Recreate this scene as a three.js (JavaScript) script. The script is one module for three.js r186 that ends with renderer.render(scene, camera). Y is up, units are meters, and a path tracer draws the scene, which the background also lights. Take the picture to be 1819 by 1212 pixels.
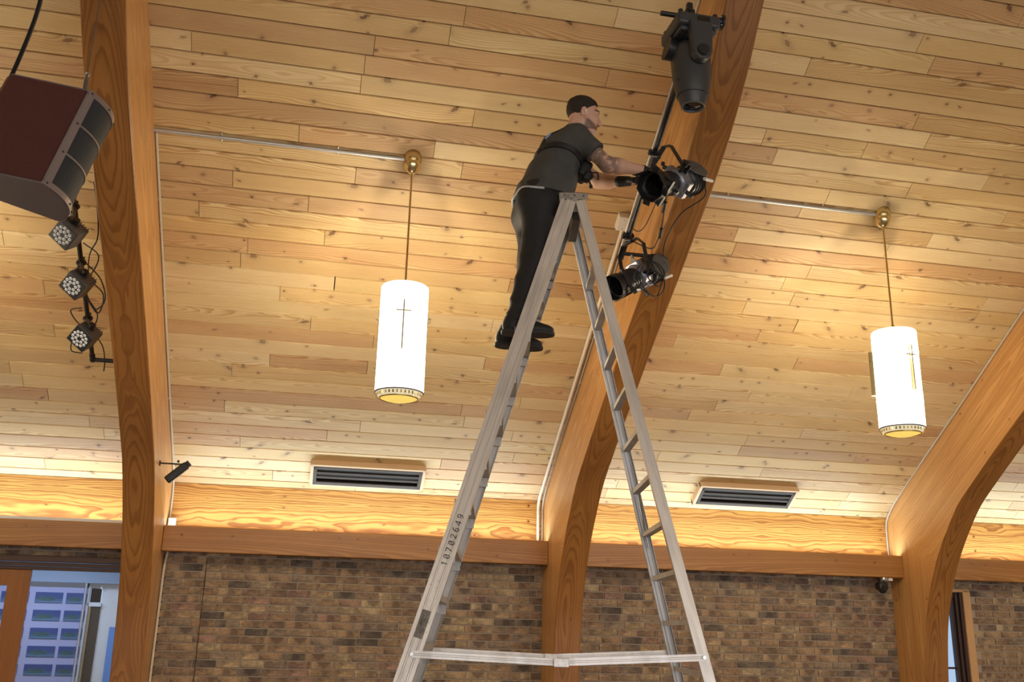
import * as THREE from 'three';
import { RoundedBoxGeometry } from 'three/addons/geometries/RoundedBoxGeometry.js';
import { mergeGeometries, mergeVertices, toCreasedNormals } from 'three/addons/utils/BufferGeometryUtils.js';
import { RectAreaLightUniformsLib } from 'three/addons/lights/RectAreaLightUniformsLib.js';

// ------------------------------------------------------------------ camera, background, exposure
const scene = new THREE.Scene();
scene.background = new THREE.Color().setRGB(0.42, 0.58, 0.82);        // daylight outside the narrow window
const camera = new THREE.PerspectiveCamera(39.207, 1819 / 1212, 0.05, 80);
camera.position.set(0, 1.65, 0);
camera.up.set(-0.081, 0.957, 0.278);
camera.lookAt(0.1927, 1.65 + 0.28825, -0.938);
const renderer = new THREE.WebGLRenderer({ antialias: true });
renderer.toneMapping = THREE.LinearToneMapping;
renderer.toneMappingExposure = 1.07;
renderer.shadowMap.enabled = true;
RectAreaLightUniformsLib.init();

// lamp colours and strengths
const WARM = new THREE.Color().setRGB(1.0, 0.84, 0.58);
const COOL = new THREE.Color().setRGB(0.82, 1.0, 1.12);
const DAY = new THREE.Color().setRGB(0.95, 1.0, 1.08);
const PENDANT_POINT = 2.05, PENDANT_GLOW = 2.0, COVE = 45, UNSEEN_WINDOW_LIGHT = 3.6, CORRIDOR = 6.5;  // the opposite windows and the corridor panel are unseen sources

// ------------------------------------------------------------------ helpers
const V = (x, y, z) => new THREE.Vector3(x, y, z);
function rng(seed) { let a = seed >>> 0; return () => { a = (a + 0x6d2b79f5) | 0; let t = Math.imul(a ^ (a >>> 15), 1 | a); t = (t + Math.imul(t ^ (t >>> 7), 61 | t)) ^ t; return ((t ^ (t >>> 14)) >>> 0) / 4294967296; }; }
const clamp = (x, a, b) => Math.min(b, Math.max(a, x)), lerp = (a, b, t) => a + (b - a) * t;
const sstep = (a, b, x) => { const t = clamp((x - a) / (b - a), 0, 1); return t * t * (3 - 2 * t); };
function hash(x, y, s) { let h = Math.imul(x, 374761393) + Math.imul(y, 668265263) + Math.imul(s, 974634777); h = Math.imul(h ^ (h >>> 13), 1274126177); return ((h ^ (h >>> 16)) >>> 0) / 4294967296; }
function noise(x, y, s = 0) {
  const ix = Math.floor(x), iy = Math.floor(y), fx = x - ix, fy = y - iy, u = fx * fx * (3 - 2 * fx), v = fy * fy * (3 - 2 * fy);
  return lerp(lerp(hash(ix, iy, s), hash(ix + 1, iy, s), u), lerp(hash(ix, iy + 1, s), hash(ix + 1, iy + 1, s), u), v);
}
const fbm = (x, y, s, o = 3) => { let a = 0, w = 0.5, t = 0; for (let i = 0; i < o; i++) { a += w * noise(x, y, s + i * 17); t += w; x *= 2.03; y *= 2.03; w *= 0.5; } return a / t; };
const taken = {};
function numbered(n) { const k = (taken[n] = (taken[n] ?? -1) + 1); return k ? n + '_' + String(k).padStart(3, '0') : n; }
function shadows(m) { m.castShadow = true; m.receiveShadow = true; return m; }
function mesh(name, geo, mat, parent) { const m = shadows(new THREE.Mesh(geo, mat)); m.name = parent ? name : numbered(name); (parent || scene).add(m); return m; }
function tag(o, label, category, group, kind) { if (label) o.userData.label = label; if (category) o.userData.category = category; if (group) o.userData.group = group; if (kind) o.userData.kind = kind; return o; }
function thing(name, label, category, pos = [0, 0, 0], group, kind) { const o = new THREE.Group(); o.name = numbered(name); o.position.set(...pos); scene.add(o); return tag(o, label, category, group, kind); }
function part(name, geos, mat, parent) {
  const list = (Array.isArray(geos) ? geos : [geos]).map((g) => { const h = g.index ? g.toNonIndexed() : g; for (const k of Object.keys(h.attributes)) if (!['position', 'normal', 'uv'].includes(k)) h.deleteAttribute(k); return h; });
  return mesh(name, list.length > 1 ? mergeGeometries(list) : list[0], mat, parent);
}
const box = (w, h, d, x = 0, y = 0, z = 0) => new THREE.BoxGeometry(w, h, d).translate(x, y, z);
const rbox = (w, h, d, r = 0.004, x = 0, y = 0, z = 0, seg = 2) => new RoundedBoxGeometry(w, h, d, seg, Math.min(r, w / 2.01, h / 2.01, d / 2.01)).translate(x, y, z);
const cyl = (r1, r2, h, seg = 20, x = 0, y = 0, z = 0) => new THREE.CylinderGeometry(r1, r2, h, seg).translate(x, y, z);
const sph = (r, x = 0, y = 0, z = 0, a = 16, b = 12) => new THREE.SphereGeometry(r, a, b).translate(x, y, z);
const lathe = (pts, seg = 40) => new THREE.LatheGeometry(pts.map(([r, y]) => new THREE.Vector2(r, y)), seg);
function tube(pts, r, seg = 40, rad = 8, tension) { return new THREE.TubeGeometry(new THREE.CatmullRomCurve3(pts.map((p) => (p.isVector3 ? p : V(...p))), false, tension === undefined ? 'centripetal' : 'catmullrom', tension ?? 0.5), seg, r, rad, false); }
function rod(a, b, r, seg = 12) {
  a = a.isVector3 ? a : V(...a); b = b.isVector3 ? b : V(...b);
  const g = new THREE.CylinderGeometry(r, r, a.distanceTo(b), seg), q = new THREE.Quaternion().setFromUnitVectors(V(0, 1, 0), b.clone().sub(a).normalize());
  return g.applyQuaternion(q).translate((a.x + b.x) / 2, (a.y + b.y) / 2, (a.z + b.z) / 2);
}
function basis(x, y, z, o = V(0, 0, 0)) { return new THREE.Matrix4().makeBasis(x, y, z).setPosition(o); }
// extrude a closed 2D outline from a to b; xdir is the world direction of the outline's x
function sweep(outline, a, b, xdir, bevel = 0.0) {
  const z = b.clone().sub(a), len = z.length(); z.normalize();
  const x = xdir.clone().addScaledVector(z, -xdir.dot(z)).normalize(), y = z.clone().cross(x);
  const g = new THREE.ExtrudeGeometry(new THREE.Shape(outline.map(([u, v]) => new THREE.Vector2(u, v))), { depth: len, bevelEnabled: bevel > 0, bevelSize: bevel, bevelThickness: bevel, bevelSegments: 1 });
  return g.applyMatrix4(basis(x, y, z, a));
}
// box with uv in metres along chosen axes
function metricUV(g, ru = 1, rv = 1, ou = 0, ov = 0, axis) {
  const p = g.attributes.position, n = g.attributes.normal, uv = new Float32Array(p.count * 2);
  for (let i = 0; i < p.count; i++) {
    const x = p.getX(i), y = p.getY(i), z = p.getZ(i), ax = Math.abs(n.getX(i)), ay = Math.abs(n.getY(i)), az = Math.abs(n.getZ(i));
    let u, v;
    if (axis === 'y') { u = y; v = ax > az ? z : x; }                 // grain along y
    else { u = x; v = ay > az ? z : y; if (ax > ay && ax > az) { u = z; v = y; } }
    uv[2 * i] = u * ru + ou; uv[2 * i + 1] = v * rv + ov;
  }
  g.setAttribute('uv', new THREE.BufferAttribute(uv, 2));
  return g;
}

// ------------------------------------------------------------------ textures
function dataTex(w, h, fn, srgb = true) {
  const d = new Uint8Array(w * h * 4);
  for (let y = 0; y < h; y++) for (let x = 0; x < w; x++) { const c = fn(x, y), o = (y * w + x) * 4; d[o] = clamp(c[0], 0, 255); d[o + 1] = clamp(c[1], 0, 255); d[o + 2] = clamp(c[2], 0, 255); d[o + 3] = 255; }
  const t = new THREE.DataTexture(d, w, h, THREE.RGBAFormat); t.wrapS = t.wrapT = THREE.MirroredRepeatWrapping; t.magFilter = THREE.LinearFilter; t.minFilter = THREE.LinearMipmapLinearFilter; t.generateMipmaps = true;
  if (srgb) t.colorSpace = THREE.SRGBColorSpace; t.needsUpdate = true; return t;
}
const mix3 = (a, b, t) => [lerp(a[0], b[0], t), lerp(a[1], b[1], t), lerp(a[2], b[2], t)];
// sawn softwood: rings of a log cut by the board's face, knots that push the rings aside
function woodTex(seed, W, H, lenM, widM, light, dark, knotCol, o = {}) {
  const r = rng(seed), ring = o.ring ?? 0.0075, vc = widM * (o.vc ?? lerp(-0.3, 1.3, r())), h0 = o.h0 ?? lerp(0.004, 0.05, r()), slope = o.slope ?? (r() - 0.5) * 0.06, ph = r() * 50;
  const knots = [];
  for (let i = 0, n = o.knots ?? 4; i < n; i++) knots.push([r() * lenM, r() * widM, lerp(o.k0 ?? 0.005, o.k1 ?? 0.013, r() * r()), lerp(1, 3.2, r() * r()), (r() - 0.5) * 2.6, lerp(0.4, 0.95, r())]);
  return dataTex(W, H, (px, py) => {
    const u = (px / W) * lenM, v = (py / H) * widM;
    let warp = (fbm(u * 1.6 + ph, v * 9, seed, 3) - 0.5) * 0.035 + (noise(u * 0.5 + ph, 3, seed + 5) - 0.5) * 0.07, kc = 0, kd = 0;
    for (const [ku, kv, kr, asp, sk, str] of knots) {
      const cs = Math.cos(sk * 0.5), sn = Math.sin(sk * 0.5), wob = (noise(u * 90, v * 90, seed + 3) - 0.5) * 0.008, du = ((u - ku) * cs + (v - kv) * sn) / asp + wob, dv = (v - kv) * cs - (u - ku) * sn + wob, q = Math.sqrt(du * du + dv * dv) / kr;
      if (q < 6) { warp += 0.011 * Math.exp(-q * q / 5) * (kr / 0.01); if (q < 1.35) { kc = Math.max(kc, str * (1 - sstep(0.85, 1.35, q))); kd = 0.5 + 0.5 * Math.sin(q * 13 + noise(u * 200, v * 200, seed) * 3); } else kc = Math.max(kc, 0.22 * Math.exp(-(q - 1.35) * 1.4)); }
    }
    const depth = h0 + Math.abs(slope * u + warp * (o.amp ? 0.4 : 0.9)) + (o.amp || 0) * noise(u * (o.af ?? 0.8) + ph * 3, 7, seed + 2) + (o.amp || 0) * 0.12 * fbm(u * 5, v * 22, seed + 4, 2), d = Math.sqrt((v - vc + warp * 0.5) ** 2 + depth * depth);
    const f0 = d / ring + noise(d * 140, 1, seed) * 0.5, f = f0 - Math.floor(f0);
    const late = sstep(0.25, 0.86, f) * (1 - sstep(0.9, 1, f));
    const fib = fbm(u * 14, v * 620, seed + 9, 2) - 0.5, blotch = fbm(u * 2.2 + ph, v * 14, seed + 21, 2) - 0.5;
    let c = mix3(light, dark, clamp(late * (o.contrast ?? 0.55) + fib * 0.3 + blotch * (o.blotch ?? 0.35), -0.25, 1));
    if (kc > 0) c = mix3(c, mix3(knotCol, [knotCol[0] * 1.6, knotCol[1] * 1.55, knotCol[2] * 1.5], kd * 0.55), kc * 0.92);
    return c;
  });
}
const PINE_L = 2.56, PINE_W = 0.16;
const pineTex = [];
for (let i = 0; i < 8; i++) pineTex.push(woodTex(100 + i * 31, 1024, 80, PINE_L, PINE_W, [214, 188, 140], [176, 136, 88], [84, 60, 44], { knots: [3, 5, 7, 4, 6, 9, 3, 6][i], contrast: [0.35, 0.55, 0.4, 0.7, 0.35, 0.5, 0.85, 0.4][i], k0: 0.005, k1: 0.021, amp: [0, 0.06, 0, 0.09, 0.03, 0, 0.1, 0.05][i] }));
const glulamTex = [0, 1, 2].map((i) => woodTex(900 + i * 77, 2048, 160, 5.12, 0.32, i === 1 ? [206, 156, 96] : [184, 124, 62], i === 1 ? [158, 104, 52] : [120, 70, 28], [80, 44, 20], { knots: [4, 7, 5][i], contrast: [0.46, 0.5, 0.46][i], amp: [0.14, 0.05, 0.1][i], ring: [0.017, 0.014, 0.016][i], vc: [0.4, 0.7, -0.4][i], h0: 0.006, slope: [0.012, 0.03, 0.03][i], blotch: 0.3, k0: 0.004, k1: 0.011 }));  // middle one paler for lit arch sides, others darker for shaded soffits
const friezeTex = woodTex(1303, 2048, 256, 3.84, 0.48, [216, 164, 88], [158, 98, 42], [80, 42, 20], { knots: 10, contrast: 0.85, amp: 0.2, af: 0.9, ring: 0.016, vc: 0.45, h0: 0.004, slope: 0.02, blotch: 0.25, k0: 0.006, k1: 0.013 });
const brickTex = dataTex(512, 512, (x, y) => { const n = fbm(x / 70, y / 40, 5, 3), s = noise(x / 3.2, y / 2.2, 8), f = fbm(x / 14, y / 6, 12, 2), q = sstep(0.52, 0.68, fbm(x / 60 + 9, y / 60, 33, 2)), k = 176 + (n - 0.5) * 90 + (f - 0.5) * 60 + (s - 0.5) * 34; return mix3([k * 1.02, k, k * 0.97], [k * 0.66, k * 0.64, k * 0.68], q * 0.5); });
const brickBump = dataTex(256, 256, (x, y) => { const k = 255 * (0.6 * fbm(x / 6, y / 6, 15, 3) + 0.4 * noise(x / 1.7, y / 1.7, 3)); return [k, k, k]; }, false);
const clothTex = dataTex(256, 256, (x, y) => { const k = 205 + 30 * fbm(x / 40, y / 40, 71, 3) + 18 * (((x + y) % 4) / 4) - 9; return [k, k, k]; });
const metalTex = dataTex(512, 128, (x, y) => { const k = 205 + 26 * (fbm(x / 90, y / 3, 44, 3) - 0.5) + 34 * (fbm(x / 60, y / 30, 47, 3) - 0.5); return [k, k * 0.985, k * 0.97]; });
const roughTex = dataTex(256, 256, (x, y) => { const k = 190 + 90 * (fbm(x / 20, y / 20, 61, 3) - 0.5); return [k, k, k]; }, false);

// ------------------------------------------------------------------ materials
const std = (rgb, rough = 0.7, metal = 0, extra = {}) => new THREE.MeshStandardMaterial({ color: new THREE.Color().setRGB(...rgb), roughness: rough, metalness: metal, ...extra });
const phys = (rgb, rough, extra) => new THREE.MeshPhysicalMaterial({ color: new THREE.Color().setRGB(...rgb), roughness: rough, ...extra });
const texd = (t, ru, rv) => { const c = t.clone(); c.repeat.set(ru, rv); c.needsUpdate = true; return c; };
const TINTS = [[1, 1, 1], [1.02, 0.97, 0.88], [0.9, 0.84, 0.78], [1.06, 1.08, 1.16], [0.88, 0.76, 0.72], [0.97, 0.94, 0.86], [0.78, 0.69, 0.68]];
const pineMat = [];
pineTex.forEach((t) => TINTS.forEach((c) => pineMat.push(std(c, 0.55, 0, { map: t }))));
const glulam = glulamTex.map((t) => phys([0.72, 0.71, 0.68], 0.42, { map: t, clearcoat: 0.25, clearcoatRoughness: 0.35 }));  // colour darkened to carry the shade on the arch undersides
const fasciaMat = phys([0.68, 0.58, 0.4], 0.45, { map: glulamTex[1], clearcoat: 0.2, clearcoatRoughness: 0.4 });
const glulamSideLit = phys([1.0, 1.0, 1.0], 0.42, { map: glulamTex[1], clearcoat: 0.25, clearcoatRoughness: 0.35 });  // same wood kept paler, lamplight on the arch sides put into the colour
const frieze = phys([0.92, 0.9, 0.84], 0.5, { map: friezeTex, clearcoat: 0.15, clearcoatRoughness: 0.4 });
const M = {
  mortar: std([0.4, 0.32, 0.25], 0.95), plaster: std([0.62, 0.58, 0.52], 0.9), floor: std([0.3, 0.25, 0.2], 0.6), darkGap: std([0.05, 0.03, 0.016], 0.9),
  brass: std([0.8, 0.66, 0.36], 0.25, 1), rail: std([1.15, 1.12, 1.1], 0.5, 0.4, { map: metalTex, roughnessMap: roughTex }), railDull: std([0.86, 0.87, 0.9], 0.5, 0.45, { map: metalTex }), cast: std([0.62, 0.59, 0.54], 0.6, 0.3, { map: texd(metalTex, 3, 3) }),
  brassDark: std([0.34, 0.26, 0.11], 0.4, 0.8), black: std([0.012, 0.012, 0.014], 0.45), blackGloss: std([0.014, 0.014, 0.018], 0.2), charcoal: std([0.045, 0.047, 0.052], 0.42), fixture: std([0.03, 0.031, 0.035], 0.36, 0.35), fixtureGrey: std([0.27, 0.28, 0.34], 0.35, 0.6), graphite: std([0.11, 0.108, 0.105], 0.5, 0.2),
  white: std([0.8, 0.78, 0.74], 0.5), conduit: std([0.56, 0.55, 0.53], 0.4, 0.7), conduitPaint: std([0.74, 0.66, 0.53], 0.6), raceway: std([0.55, 0.47, 0.37], 0.6), steel: std([0.5, 0.5, 0.5], 0.3, 0.9),
  vent: std([0.055, 0.042, 0.033], 0.75, 0), ventDark: std([0.012, 0.01, 0.008], 0.9), ventWood: std([0.62, 0.42, 0.24], 0.6), maroon: std([0.12, 0.034, 0.03], 0.5, 0, { map: texd(clothTex, 4, 4) }), speakerGrey: std([0.17, 0.14, 0.14], 0.55), trimGrey: std([0.3, 0.25, 0.25], 0.4, 0.4), grille: std([0.022, 0.026, 0.034], 0.7),
  lensGlass: phys([0.004, 0.005, 0.01], 0.06, { clearcoat: 1, clearcoatRoughness: 0.04 }), ledCup: phys([0.75, 0.77, 0.82], 0.18, { clearcoat: 1 }), ledWell: std([0.1, 0.1, 0.11], 0.4, 0.3),
  cable: std([0.01, 0.01, 0.011], 0.6), header: std([0.075, 0.032, 0.018], 0.5), panelWood: std([0.72, 0.62, 0.4], 0.45, 0, { map: texd(glulamTex[2], 0.2, 3) }), casing: std([0.62, 0.36, 0.17], 0.5), darkFrame: std([0.05, 0.022, 0.016], 0.45),
  glass: phys([1, 1, 1], 0.02, { transmission: 1, thickness: 0, ior: 1.5 }), lav: std([0.44, 0.48, 0.74], 0.8), blueGrey: std([0.32, 0.42, 0.56], 0.8), corrWhite: std([0.8, 0.84, 0.86], 0.8), poster: std([0.16, 0.36, 0.8], 0.6), doorDark: std([0.07, 0.055, 0.035], 0.6), alum: std([0.6, 0.63, 0.68], 0.35, 0.8), tan: std([0.45, 0.34, 0.2], 0.6),
};

// ------------------------------------------------------------------ the room's measures
const TH = 0.5864, ST = Math.sin(TH), CT = Math.cos(TH), TT = Math.tan(TH), ZF = -9.169, YF = 2.8615, EDGE_X = [-1.355, 2.357, 6.069], HW = 0.1225;
const ceilY = (z) => YF + (z - ZF) * TT;
const S_DIR = V(0, ST, CT), N_DIR = V(0, -CT, ST);                    // up the roof slope; out of the ceiling into the room
const onCeil = (x, s, n = 0) => V(x, YF + s * ST - n * CT, ZF + s * CT + n * ST);
const BEAM_Z = -8.938, BEAM_Y0 = 2.235, BEAM_Y1 = 2.457;
const RIDGE_Z = 0.4, FAR_Z = 2 * RIDGE_Z - ZF, XL = -9, XR = 13.6;
function structure(name, label, category, pos) { return thing(name, label, category, pos, null, 'structure'); }

// shell: floor, far walls, far roof slope
{
  const f = structure('floor', 'brown floor of the hall'); part('floor_slab', box(XR - XL, 0.2, FAR_Z - ZF + 4, (XR + XL) / 2, -0.1, (FAR_Z + ZF) / 2 - 2), M.floor, f);
  const L = (RIDGE_Z - ZF) / CT, mk = (name, label, sgn, s0, s1, mat, x0, x1, th, n0) => {
    const o = structure(name, label);
    const g = box(x1 - x0, s1 - s0, th, (x0 + x1) / 2, (s0 + s1) / 2, -th / 2 + n0).applyMatrix4(basis(V(1, 0, 0), S_DIR, N_DIR, V(0, YF, ZF)));
    if (sgn < 0) { g.applyMatrix4(new THREE.Matrix4().makeScale(1, 1, -1)); g.translate(0, 0, 2 * RIDGE_Z); const ix = g.index.array; for (let i = 0; i < ix.length; i += 3) { const t = ix[i]; ix[i] = ix[i + 1]; ix[i + 1] = t; } g.computeVertexNormals(); }
    part('roof_boards', g, mat, o); return o;
  };
  const farPine = std([0.58, 0.46, 0.28], 0.7);
  mk('roof_slope', 'pine roof slope on the far side of the hall', -1, -0.2, L + 0.3, farPine, XL, XR, 0.2, 0);
  mk('roof_deck', 'roof deck above the pine ceiling', 1, -0.2, L + 0.3, M.darkGap, XL, XR, 0.2, -0.036);
  mk('ceiling_upper', 'pine ceiling boards near the ridge', 1, 5.75, L, farPine, XL, XR, 0.03, 0);
  const w1 = structure('wall_front', 'plaster wall opposite the brick wall'); part('plaster', box(XR - XL, YF, 0.2, (XR + XL) / 2, YF / 2, FAR_Z + 0.1), M.plaster, w1);
  const gable = (x) => { const s = new THREE.Shape([[ZF - 3, 0], [FAR_Z + 0.2, 0], [FAR_Z + 0.2, YF], [RIDGE_Z, YF + (RIDGE_Z - ZF) * TT + 0.4], [ZF - 3, YF]].map((p) => new THREE.Vector2(...p))); return new THREE.ExtrudeGeometry(s, { depth: 0.2, bevelEnabled: false }).applyMatrix4(basis(V(0, 0, 1), V(0, 1, 0), V(-1, 0, 0), V(x, 0, 0))); };
  const wl = structure('wall_left_end', 'plaster gable wall at one end of the hall'); part('plaster', gable(XL), M.plaster, wl);
  const wr = structure('wall_right_end', 'plaster gable wall at the other end of the hall'); part('plaster', gable(XR + 0.2), M.plaster, wr);
}

// ------------------------------------------------------------------ ceiling: one object per bay, each board a part
const ROW = 0.1405, ROW0 = 0.0905 - 0.1405;
const BAYS = [[-5.0, EDGE_X[0]], [EDGE_X[0], EDGE_X[1]], [EDGE_X[1], EDGE_X[2]], [EDGE_X[2], 9.7]];
const SEEN_JOINTS = [[0.17, 4.43], [-0.98, 4.29], [0.12, 4.17], [-0.69, 3.89], [-0.28, 3.71], [0.66, 3.7], [0.13, 3.43], [-0.72, 3.2], [-0.61, 2.75], [0.05, 2.45, 1], [-0.11, 2.04], [1.35, 2.17], [0.38, 1.6], [-0.72, 1.46], [-0.78, 1.03], [0.1, 0.78], [1.76, 0.89], [1.16, 0.47], [3.14, 4.71], [4.12, 4.41], [3.83, 4.12], [4.93, 3.97], [3.71, 3.69], [3.87, 5.0], [3.67, 2.88], [3.95, 2.43, 1], [3.46, 1.89], [3.83, 1.59], [5.21, 0.85]];
const ceilingMatrix = basis(V(1, 0, 0), S_DIR, N_DIR, V(0, YF, ZF));
function plankGeo(x0, x1, s0, s1, lift, ou, ov) {
  const c = 0.0046, d = 0.01, e = 0.0012;                            // V-groove chamfer along the edges, tiny one at the ends
  const P = []; const N = []; const U = [];
  const quad = (a, b, cc, dd) => { const n = V().subVectors(b, a).cross(V().subVectors(dd, a)).normalize(); for (const p of [a, b, cc, a, cc, dd]) { P.push(p.x, p.y, p.z); N.push(n.x, n.y, n.z); U.push((p.x - x0 + ou) / PINE_L, (p.y - s0 + ov) / PINE_W); } };
  const A = (x, s, n) => V(x, s, n), t = lift, b = lift - d, k = -0.028;
  quad(A(x0 + e, s0 + c, t), A(x1 - e, s0 + c, t), A(x1 - e, s1 - c, t), A(x0 + e, s1 - c, t));
  quad(A(x0, s0, b), A(x1, s0, b), A(x1 - e, s0 + c, t), A(x0 + e, s0 + c, t));
  quad(A(x0 + e, s1 - c, t), A(x1 - e, s1 - c, t), A(x1, s1, b), A(x0, s1, b));
  quad(A(x0, s0, b), A(x0 + e, s0 + c, t), A(x0 + e, s1 - c, t), A(x0, s1, b));
  quad(A(x1 - e, s0 + c, t), A(x1, s0, b), A(x1, s1, b), A(x1 - e, s1 - c, t));
  quad(A(x0, s0, k), A(x1, s0, k), A(x1, s0, b), A(x0, s0, b)); quad(A(x0, s1, b), A(x1, s1, b), A(x1, s1, k), A(x0, s1, k));
  quad(A(x0, s0, k), A(x0, s0, b), A(x0, s1, b), A(x0, s1, k)); quad(A(x1, s0, b), A(x1, s0, k), A(x1, s1, k), A(x1, s1, b));
  const g = new THREE.BufferGeometry(); g.setAttribute('position', new THREE.Float32BufferAttribute(P, 3)); g.setAttribute('normal', new THREE.Float32BufferAttribute(N, 3)); g.setAttribute('uv', new THREE.Float32BufferAttribute(U, 2));
  return g;
}
{
  const r = rng(4242), names = ['bay of knotty pine ceiling boards beyond the loudspeaker', 'bay of knotty pine ceiling boards above the man on the ladder', 'bay of knotty pine ceiling boards behind the second pendant lamp', 'bay of knotty pine ceiling boards past the curved arch at the end'];
  BAYS.forEach(([bx0, bx1], bi) => {
    const o = structure('ceiling', names[bi], 'ceiling');
    ceilingMatrix.decompose(o.position, o.quaternion, o.scale);
    for (let k = 0; k < 41; k++) {
      const s0 = Math.max(0.0, ROW0 + k * ROW), s1 = ROW0 + (k + 1) * ROW - 0.003;
      const forced = SEEN_JOINTS.filter(([x, s]) => x > bx0 && x < bx1 && Math.floor((s - ROW0) / ROW) === k);
      const cuts = [bx0 - lerp(0.2, 2.2, r())];
      const put = (x, w) => cuts.push([x, w]);
      let marks = forced.map(([x, s, w]) => [x, w ? 0.007 : 0.0016]).sort((a, b) => a[0] - b[0]), x = cuts[0]; const js = [];
      while (x < bx1) { let nx = x + lerp(1.3, 3.4, r()); const m = marks.find((q) => q[0] > x + 0.01 && q[0] < nx + 0.7); if (m) { js.push(m); x = m[0]; marks = marks.filter((q) => q !== m); } else { js.push([nx, 0.0016]); x = nx; } }
      let a = bx0 + HW - 0.05, ga = 0.001;
      for (const [jx, gw] of [...js.filter((q) => q[0] > bx0 + HW + 0.25 && q[0] < bx1 - HW - 0.25), [bx1 - HW + 0.05, 0.001]]) {
        const ti = Math.floor(r() * pineTex.length), tint = [0, 0, 1, 1, 2, 2, 3, 3, 4, 4, 5, 6][Math.floor(r() * 12)];
        mesh('plank', plankGeo(a + ga / 2, jx - gw / 2, s0, s1, (r() - 0.5) * 0.0016, r() * 5, r() < 0.5 ? 0 : 0.02), pineMat[ti * TINTS.length + tint], o);
        a = jx; ga = gw;
      }
    }
  });
}

// ------------------------------------------------------------------ glulam arches
const SOFFIT = [[-0.2, -8.86], [0.5, -8.83], [1.0, -8.77], [1.3, -8.735], [1.72, -8.67], [1.95, -8.60], [2.2, -8.49], [2.42, -8.36], [2.63, -8.2], [2.86, -7.99], [3.04, -7.75], [3.25, -7.45], [3.55, -7.0], [3.9, -6.46], [4.26, -5.88], [4.65, -5.3], [4.95, -4.97], [5.38, -4.62], [5.8, -4.28], [6.9, -2.9], [9.3, 0.4]];
{
  const curve = new THREE.CatmullRomCurve3(SOFFIT.map(([y, z]) => V(0, y, z)), false, 'centripetal'), K = 90, inner = curve.getPoints(K), outer = [];
  for (const p of inner) { let y, z; const s = (p.y - YF) * ST + (p.z - ZF) * CT; if (s < 0.0 || p.y < 2.3) { z = ZF - 0.005; y = Math.min(p.y, YF); } else { const q = onCeil(0, Math.max(s, 0), -0.012); y = q.y; z = q.z; } outer.push(V(0, y, z)); }
  { const i0 = outer.findIndex((q) => q.y >= YF - 1e-6 && q.z > ZF + 0.001); outer[i0 - 1].set(0, YF, ZF - 0.005); for (let i = i0 - 2; i >= 0; i--) if (outer[i].y > YF - 0.001) outer[i].y = YF - 0.002 * (i0 - 1 - i); }
  let arc = [0]; for (let i = 1; i <= K; i++) arc.push(arc[i - 1] + inner[i].distanceTo(inner[i - 1]));
  const labels = ['curved glulam timber arch beside the dark red loudspeaker', 'curved glulam timber arch carrying the stage lights the man works on', 'curved glulam timber arch at the narrow window, farthest from the loudspeaker'];
  EDGE_X.forEach((cx, ai) => {
    const o = structure('glulam_arch', labels[ai], 'arch', [cx, 0, 0]);
    const strip = (rowA, rowB, uvA, uvB, flip) => { const P = [], U = [], I = []; for (let i = 0; i <= K; i++) { P.push(rowA[i].x, rowA[i].y, rowA[i].z, rowB[i].x, rowB[i].y, rowB[i].z); U.push(...uvA(i), ...uvB(i)); if (i < K) { const a = 2 * i; flip ? I.push(a, a + 1, a + 2, a + 1, a + 3, a + 2) : I.push(a, a + 2, a + 1, a + 1, a + 2, a + 3); } } const g = new THREE.BufferGeometry(); g.setAttribute('position', new THREE.Float32BufferAttribute(P, 3)); g.setAttribute('uv', new THREE.Float32BufferAttribute(U, 2)); g.setIndex(I); g.computeVertexNormals(); return g; };
    const sh = (row, dx, dz = 0, dy = 0) => row.map((p) => V(p.x + dx, p.y + dy, p.z + dz)), off = ai * 1.7;
    const cth = 0.008;
    const u = (i) => arc[i] / 5.12 + off;
    const left = strip(sh(outer, -HW), sh(inner, -HW), (i) => [u(i), 0], (i) => [u(i), inner[i].distanceTo(outer[i]) / 0.32], false);
    const right = strip(sh(outer, HW), sh(inner, HW), (i) => [u(i) + 0.3, 0], (i) => [u(i) + 0.3, inner[i].distanceTo(outer[i]) / 0.32], true);
    const nrm = inner.map((p, i) => { const a = inner[Math.max(0, i - 1)], b = inner[Math.min(K, i + 1)], t = b.clone().sub(a).normalize(); return V(0, -t.z, t.y).multiplyScalar(1); });
    const out = inner.map((p, i) => p.clone().addScaledVector(nrm[i], 0.005));
    const fw = HW - 0.006;
    const face = strip(sh(out, -fw), sh(out, fw), (i) => [u(i) + 0.11, 0.1], (i) => [u(i) + 0.11, 0.1 + 0.245 / 0.32], false);
    const chL = strip(sh(inner, -HW), sh(out, -fw), (i) => [u(i), 0], (i) => [u(i), 0.02], false), chR = strip(sh(out, fw), sh(inner, HW), (i) => [u(i), 0], (i) => [u(i), 0.02], false);
    const back = strip(sh(outer, -HW), sh(outer, HW), (i) => [u(i), 0], (i) => [u(i), 0.7], true);
    part('side_face', [left], glulamSideLit, o); part('side_face', [right], glulamSideLit, o);
    part('soffit_face', [face, chL, chR], glulam[0], o); part('back_face', [back], glulam[2], o);
  });
}

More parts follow.
